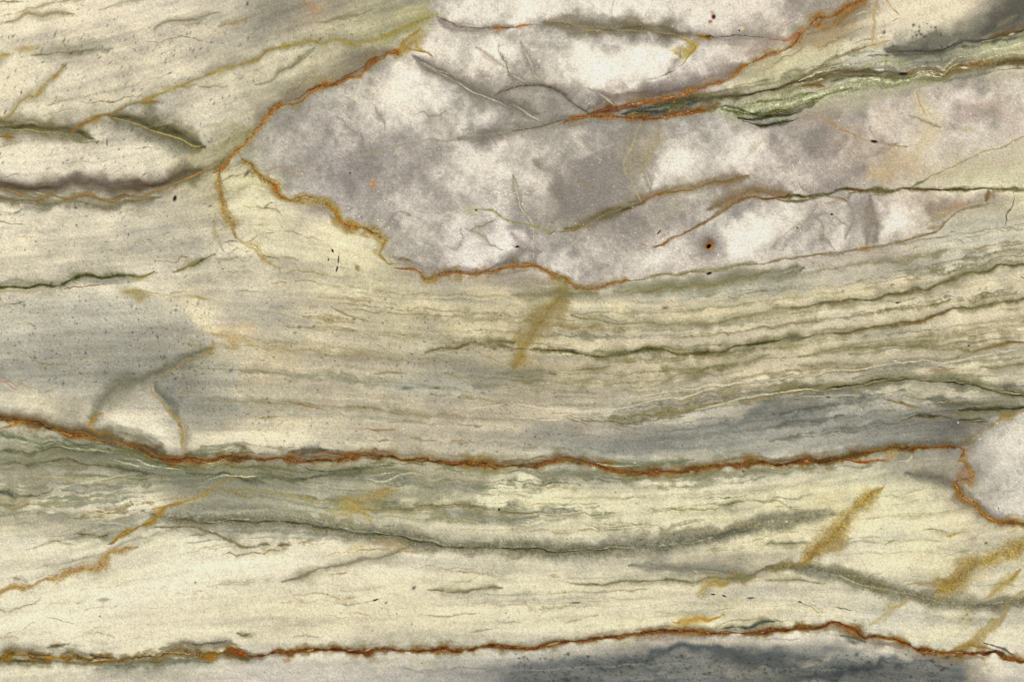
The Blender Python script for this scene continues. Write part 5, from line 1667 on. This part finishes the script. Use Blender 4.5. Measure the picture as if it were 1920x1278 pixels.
# iron-stained stone: even its greys stay warm
_L = IMG.mean(2, keepdims=True)
_h = IMG / np.maximum(_L, .03)
_lim = (.872 + .043 * QS)
_e = np.maximum(0, _h[..., 2] - _lim)
_cut = _e * .28
_h[..., 2] -= _cut; _h[..., 0] += _cut * .62; _h[..., 1] += _cut * .38
IMG = _L * _h

# hard mineral contrast: pigment gathers at edges
_sm = np.zeros((NY, NX), np.float32)
for _k, _m in MASKS.items():
    _sm = np.maximum(_sm, _m)
_sm = (1 - .75 * np.clip(blur(_sm, 3) * 1.6, 0, 1))[..., None]
IMG = IMG + _sm * (.32 * (IMG - blur(IMG, 2)) + .20 * (IMG - blur(IMG, 9))) + .12 * (IMG - blur(IMG, 40))
IMG = np.clip(IMG, .02, .985)
_L = IMG.mean(2, keepdims=True)
IMG = IMG * (1 - .055 * np.exp(-((_L - .62) / .2) ** 2))            # deeper mid tones

# ----- grain, flecks and sparkle ---------------------------------------------
def fine(a):
    return unit(a + np.roll(a, 1, 0) + np.roll(a, 1, 1) + np.roll(np.roll(a, 1, 0), 1, 1))


_g1 = fine(WHITE); _g0 = rng.standard_normal((NY, NX)).astype(np.float32)
_seam = np.zeros((NY, NX), np.float32)
for _k, _m in MASKS.items():
    _seam = np.maximum(_seam, _m)
IMG *= (1 + (.020 * _g0 + .034 * _g1 + .004 * FINE) * (1 + .9 * _seam))[..., None]
IMG *= (1 + .05 * GRIT * np.clip(_seam, 0, 1))[..., None]
# granular grey speckle in the cooler beds
_cool = .7 * np.clip((IMG[..., 2] / np.maximum(IMG[..., 0], .05) - .84) / .14, 0, 1) * (1 - QS)
_sp = np.clip(fine(rng.standard_normal((NY, NX)).astype(np.float32)) - 1.3, 0, 2) * _cool
IMG *= (1 - .075 * _sp * (1 + 1.1 * blur(DARK, 3)))[..., None]
# pale crystal glints painted into the colour, strongest in quartz and seams
_gl = np.clip(fine(rng.standard_normal((NY, NX)).astype(np.float32)) - 1.8, 0, 2) * (.045 + np.clip(fbm(60, 3, 41) + .4, 0, 1.5) * QS * .12 + .07 * _seam)
_dk = np.clip(fine(rng.standard_normal((NY, NX)).astype(np.float32)) - 2.0, 0, 2) * .07
IMG *= (1 - _dk[..., None])
IMG += _gl[..., None] * np.array([1, .98, .93], np.float32)


def flecks(n, box, size, ang, spread, dark=.8, el=1.0):
    x0, y0, x1, y1 = box
    for _ in range(n):
        x = rng.uniform(x0, x1); y = rng.uniform(y0, y1)
        ix, iy = int((x - X0) / STEP), int((y - Y0) / STEP)
        if QS[iy, ix] > .3 and rng.random() < .93:
            continue
        r0 = .6 * size * rng.lognormal(0, .45); r = max(r0, 1.15); e = el * rng.uniform(.7, 1.6)
        th = math.radians(ang + rng.normal(0, spread))
        R = int(r * max(1, e) * 2 / STEP) + 2
        sl = (slice(max(0, iy - R), iy + R + 1), slice(max(0, ix - R), ix + R + 1))
        u = GX[sl] - x; v = GY[sl] - y
        a = ((u * math.cos(th) + v * math.sin(th)) / (r * max(1, e))) ** 2 + ((-u * math.sin(th) + v * math.cos(th)) / r) ** 2
        a = np.exp(-a) * dark * rng.uniform(.35, 1) * min(1, (r0 / r) ** 1.3 + .12)
        IMG[sl] = IMG[sl] * (1 - a[..., None]) + hexc('33332E') * a[..., None]


flecks(420, (-170, 60, 480, 330), 1.15, -55, 14, .75, 2.2)
flecks(300, (-170, -170, 700, 120), 1.1, -50, 25, .7, 1.4)
flecks(230, (-170, 380, 480, 540), 1.15, -60, 30, .75, 1.2)
flecks(620, (-170, 556, 400, 720), 1.45, -60, 50, .6, 1.2)
flecks(150, (290, 690, 480, 800), 1.4, 0, 60, .6, 1.1)
flecks(700, (480, 560, 1250, 850), 1.3, 0, 30, .6, 1.2)
flecks(230, (1250, 420, 2090, 700), 1.1, -10, 20, .6, 1.6)
flecks(160, (1250, 740, 1850, 850), 1.1, 0, 30, .55, 1.1)
flecks(70, (-170, 880, 2090, 1180), 1.2, 0, 40, .85, 1)
flecks(60, (900, 880, 1500, 1180), 1.2, 0, 40, .85, 1)
flecks(1300, (960, 1225, 1800, 1380), 1.9, 0, 25, .75, 1.3)
flecks(60, (-170, 1100, 900, 1380), 1.2, 0, 40, .8, 1)
flecks(130, (1560, 60, 1900, 130), 1.1, 0, 40, .75, 1)
flecks(26, (1710, 45, 1765, 72), 2.0, -50, 40, .95, 1.1)
flecks(110, (1330, 1100, 1930, 1180), 1.1, -10, 30, .55, 1.3)
flecks(90, (480, 40, 760, 110), 1.1, -50, 30, .6, 1.2)
flecks(60, (820, -20, 1900, 520), 1.1, 0, 40, .8, 1)
IMG = np.clip(IMG, .02, .97)

# ---------------------------------------------------------------------------
# Solid slab: a fine surface sheet with real relief, cut into its minerals
# ---------------------------------------------------------------------------
def mineral(name, rough, spec, bump, grain_scale):
    bump *= .6
    m = bpy.data.materials.new(name)
    m.use_nodes = True
    nt = m.node_tree; N = nt.nodes; L = nt.links
    bsdf = N['Principled BSDF']
    att = N.new('ShaderNodeAttribute'); att.attribute_name = 'pigment'
    tc = N.new('ShaderNodeTexCoord')

    def noise(scale, detail, r=.6):
        n = N.new('ShaderNodeTexNoise'); n.inputs['Scale'].default_value = scale
        n.inputs['Detail'].default_value = detail; n.inputs['Roughness'].default_value = r
        L.new(tc.outputs['Object'], n.inputs['Vector']); return n
    n1 = noise(grain_scale, 3, .7)
    n2 = noise(grain_scale * .28, 3, .6)
    mr = N.new('ShaderNodeMapRange')
    mr.inputs['From Min'].default_value = .25; mr.inputs['From Max'].default_value = .75
    mr.inputs['To Min'].default_value = .95; mr.inputs['To Max'].default_value = 1.05
    L.new(n1.outputs['Fac'], mr.inputs['Value'])
    mx = N.new('ShaderNodeVectorMath'); mx.operation = 'SCALE'
    L.new(att.outputs['Color'], mx.inputs[0]); L.new(mr.outputs['Result'], mx.inputs['Scale'])
    L.new(mx.outputs['Vector'], bsdf.inputs['Base Color'])
    rr = N.new('ShaderNodeMapRange')
    rr.inputs['To Min'].default_value = rough - .08; rr.inputs['To Max'].default_value = rough + .1
    L.new(n2.outputs['Fac'], rr.inputs['Value']); L.new(rr.outputs['Result'], bsdf.inputs['Roughness'])
    bsdf.inputs['Specular IOR Level'].default_value = spec
    bp = N.new('ShaderNodeBump'); bp.inputs['Strength'].default_value = bump; bp.inputs['Distance'].default_value = .0003
    L.new(n1.outputs['Fac'], bp.inputs['Height']); L.new(bp.outputs['Normal'], bsdf.inputs['Normal'])
    return m


M_BED = mineral('marble_bed_stone', .42, .25, .3, 2100)
M_QUARTZ = mineral('milky_quartz', .34, .35, .35, 1900)
M_RUST = mineral('iron_rust_vein', .6, .15, .6, 2100)
M_GREEN = mineral('green_serpentine', .5, .2, .5, 2100)
M_OCHRE = mineral('ochre_vein_stone', .5, .2, .4, 2100)

lin = np.where(IMG <= .04045, IMG / 12.92, ((IMG + .055) / 1.055) ** 2.4).astype(np.float32)

# relief in metres: seams slightly eaten out, tiny grain, one open pit
seam = np.zeros((NY, NX), np.float32)
for k in MASKS:
    if k.startswith('rust') or k.startswith('green'):
        seam = np.maximum(seam, MASKS[k])
Z = (-.00036 * blur(seam, 1) * (1 + .5 * GRIT) - .00005 * QS * np.clip(_q, 0, 3)).astype(np.float32)
pd = np.sqrt((GX - 1329.5) ** 2 + (GY - 462) ** 2 * 1.3)
Z -= .0025 * np.exp(-(pd / 4.2) ** 3)
Z += THICK

PX = ((GX - CX) * U).ravel(); PY = (-(GY - CY) * U).ravel(); PZ = Z.ravel()
CO = np.stack([PX, PY, PZ], 1).astype(np.float32)
COL = np.concatenate([lin.reshape(-1, 3), np.ones((NX * NY, 1), np.float32)], 1)

# which mineral each little face belongs to
ids = np.zeros((NY, NX), np.uint8)
PARTS = [('marble_body', M_BED, None)]


def claim(name, mat, label, mask, over=True):
    PARTS.append((name, mat, label))
    k = mask if over else (mask & (ids == 0))
    ids[k] = len(PARTS) - 1


claim('dark_bed', M_BED, 'blue grey speckled bed along the lower edge', DARK > .5)
claim('quartz_inclusion', M_QUARTZ, 'large grey and white quartz lens across the upper middle', QM['main'] > .5)
claim('quartz_inclusion', M_QUARTZ, 'white quartz lens cut by the upper edge', QM['top'] > .5)
claim('quartz_inclusion', M_QUARTZ, 'row of white quartz blocks under the olive seam', QM['low'] > .5)
claim('quartz_inclusion', M_QUARTZ, 'pale quartz nodule at the right edge', QM['edge'] > .5)
claim('grey_vein', M_BED, 'long dark grey vein sagging through the lower beds', MASKS['grey_a'] > .45)
claim('grey_vein', M_BED, 'grey vein dipping to the right edge', MASKS['grey_b'] > .45)
claim('ochre_vein', M_OCHRE, 'ochre band slanting down left from the middle rust vein', MASKS['ochre_a'] > .42)
claim('ochre_vein', M_OCHRE, 'broad ochre band running in from the right edge', MASKS['ochre_b'] > .42)
claim('ochre_vein', M_OCHRE, 'orange brown vein at the lower left', MASKS['ochre_c'] > .42)
claim('ochre_vein', M_OCHRE, 'brown vein dropping from the junction of seams', MASKS['ochre_d'] > .42)
claim('green_vein', M_GREEN, 'green streaked ribbon of the upper right', MASKS['green'] > .42)
claim('green_vein', M_GREEN, 'thin olive seam above the quartz blocks', MASKS['green2'] > .42)
claim('rust_vein', M_RUST, 'ragged orange seam along the upper left of the quartz lens', MASKS['rust_a'] > .42)
claim('rust_vein', M_RUST, 'rust seam climbing to the upper edge', MASKS['rust_b'] > .42)
claim('rust_vein', M_RUST, 'long rust seam across the middle', MASKS['rust_c'] > .42)
claim('rust_vein', M_RUST, 'long rust seam along the bottom', MASKS['rust_d'] > .42)
claim('rust_vein', M_RUST, 'orange seam under the quartz lens', MASKS['rust_e'] > .42)
claim('vug', M_RUST, 'small open pit with a brown rim in the white quartz', pd < 9)

root = bpy.data.objects.new('polished_marble', None)
COLL.objects.link(root)
root.empty_display_size = .05
root['label'] = 'polished slab of cream and grey marble with rust veins, green streaks and milky quartz lenses'
root['category'] = 'marble slab'
root['kind'] = 'thing'

fi = ids[:-1, :-1]
idx = np.arange(NX * NY, dtype=np.int32).reshape(NY, NX)
v00, v01, v10, v11 = idx[:-1, :-1], idx[:-1, 1:], idx[1:, :-1], idx[1:, 1:]


def link_mesh(name, co, col, quads, mat, label):
    me = bpy.data.meshes.new(name)
    me.vertices.add(len(co)); me.vertices.foreach_set('co', co.ravel())
    n = len(quads)
    me.loops.add(n * 4); me.loops.foreach_set('vertex_index', quads.ravel().astype(np.int32))
    me.polygons.add(n)
    me.polygons.foreach_set('loop_start', np.arange(0, n * 4, 4, dtype=np.int32))
    me.update(calc_edges=True)
    me.polygons.foreach_set('use_smooth', np.ones(n, bool))
    at = me.color_attributes.new('pigment', 'FLOAT_COLOR', 'POINT')
    at.data.foreach_set('color', col.ravel().astype(np.float32))
    me.materials.append(mat)
    me.update()
    o = bpy.data.objects.new(name, me)
    COLL.objects.link(o)
    o.parent = root
    if label:
        o['label'] = label
    return o


for pid, (name, mat, label) in enumerate(PARTS):
    m = fi == pid
    if not m.any():
        continue
    q = np.stack([v00[m], v10[m], v11[m], v01[m]], 1)
    used, inv = np.unique(q.ravel(), return_inverse=True)
    co, col = CO[used], COL[used]
    quads = inv.reshape(-1, 4)
    if pid == 0:
        # sawn sides and the back of the slab, continuing the pattern downwards
        ring = np.concatenate([idx[0, :], idx[1:, -1], idx[-1, -2::-1], idx[-2:0:-1, 0]])
        top = CO[ring]; cc = COL[ring].copy()
        inset = top.copy(); inset[:, 2] = THICK - .0012
        bev = .0012
        sx = np.sign(top[:, 0]) * (np.abs(top[:, 0]) > abs(PX).max() - 1e-6); sy = np.sign(top[:, 1]) * (np.abs(top[:, 1]) > abs(PY).max() - 1e-6)
        out = top.copy(); out[:, 0] += sx * bev; out[:, 1] += sy * bev; out[:, 2] = THICK - bev
        bot = out.copy(); bot[:, 2] = 0
        b0 = len(co); n = len(ring)
        co = np.vstack([co, top, out, bot, [[0, 0, 0]] * 0]) if False else np.vstack([co, top, out, bot])
        col = np.vstack([col, cc, cc, cc])
        a = np.arange(n); b = (a + 1) % n
        s1 = np.stack([b0 + a, b0 + b, b0 + n + b, b0 + n + a], 1)
        s2 = np.stack([b0 + n + a, b0 + n + b, b0 + 2 * n + b, b0 + 2 * n + a], 1)
        e = [0, NX - 1, NX - 1 + NY - 1, 2 * (NX - 1) + NY - 1]
        back = np.array([[b0 + 2 * n + e[0], b0 + 2 * n + e[1], b0 + 2 * n + e[2], b0 + 2 * n + e[3]]])
        quads = np.vstack([quads, s1, s2, back])
    link_mesh(name, co, col, quads, mat, label)
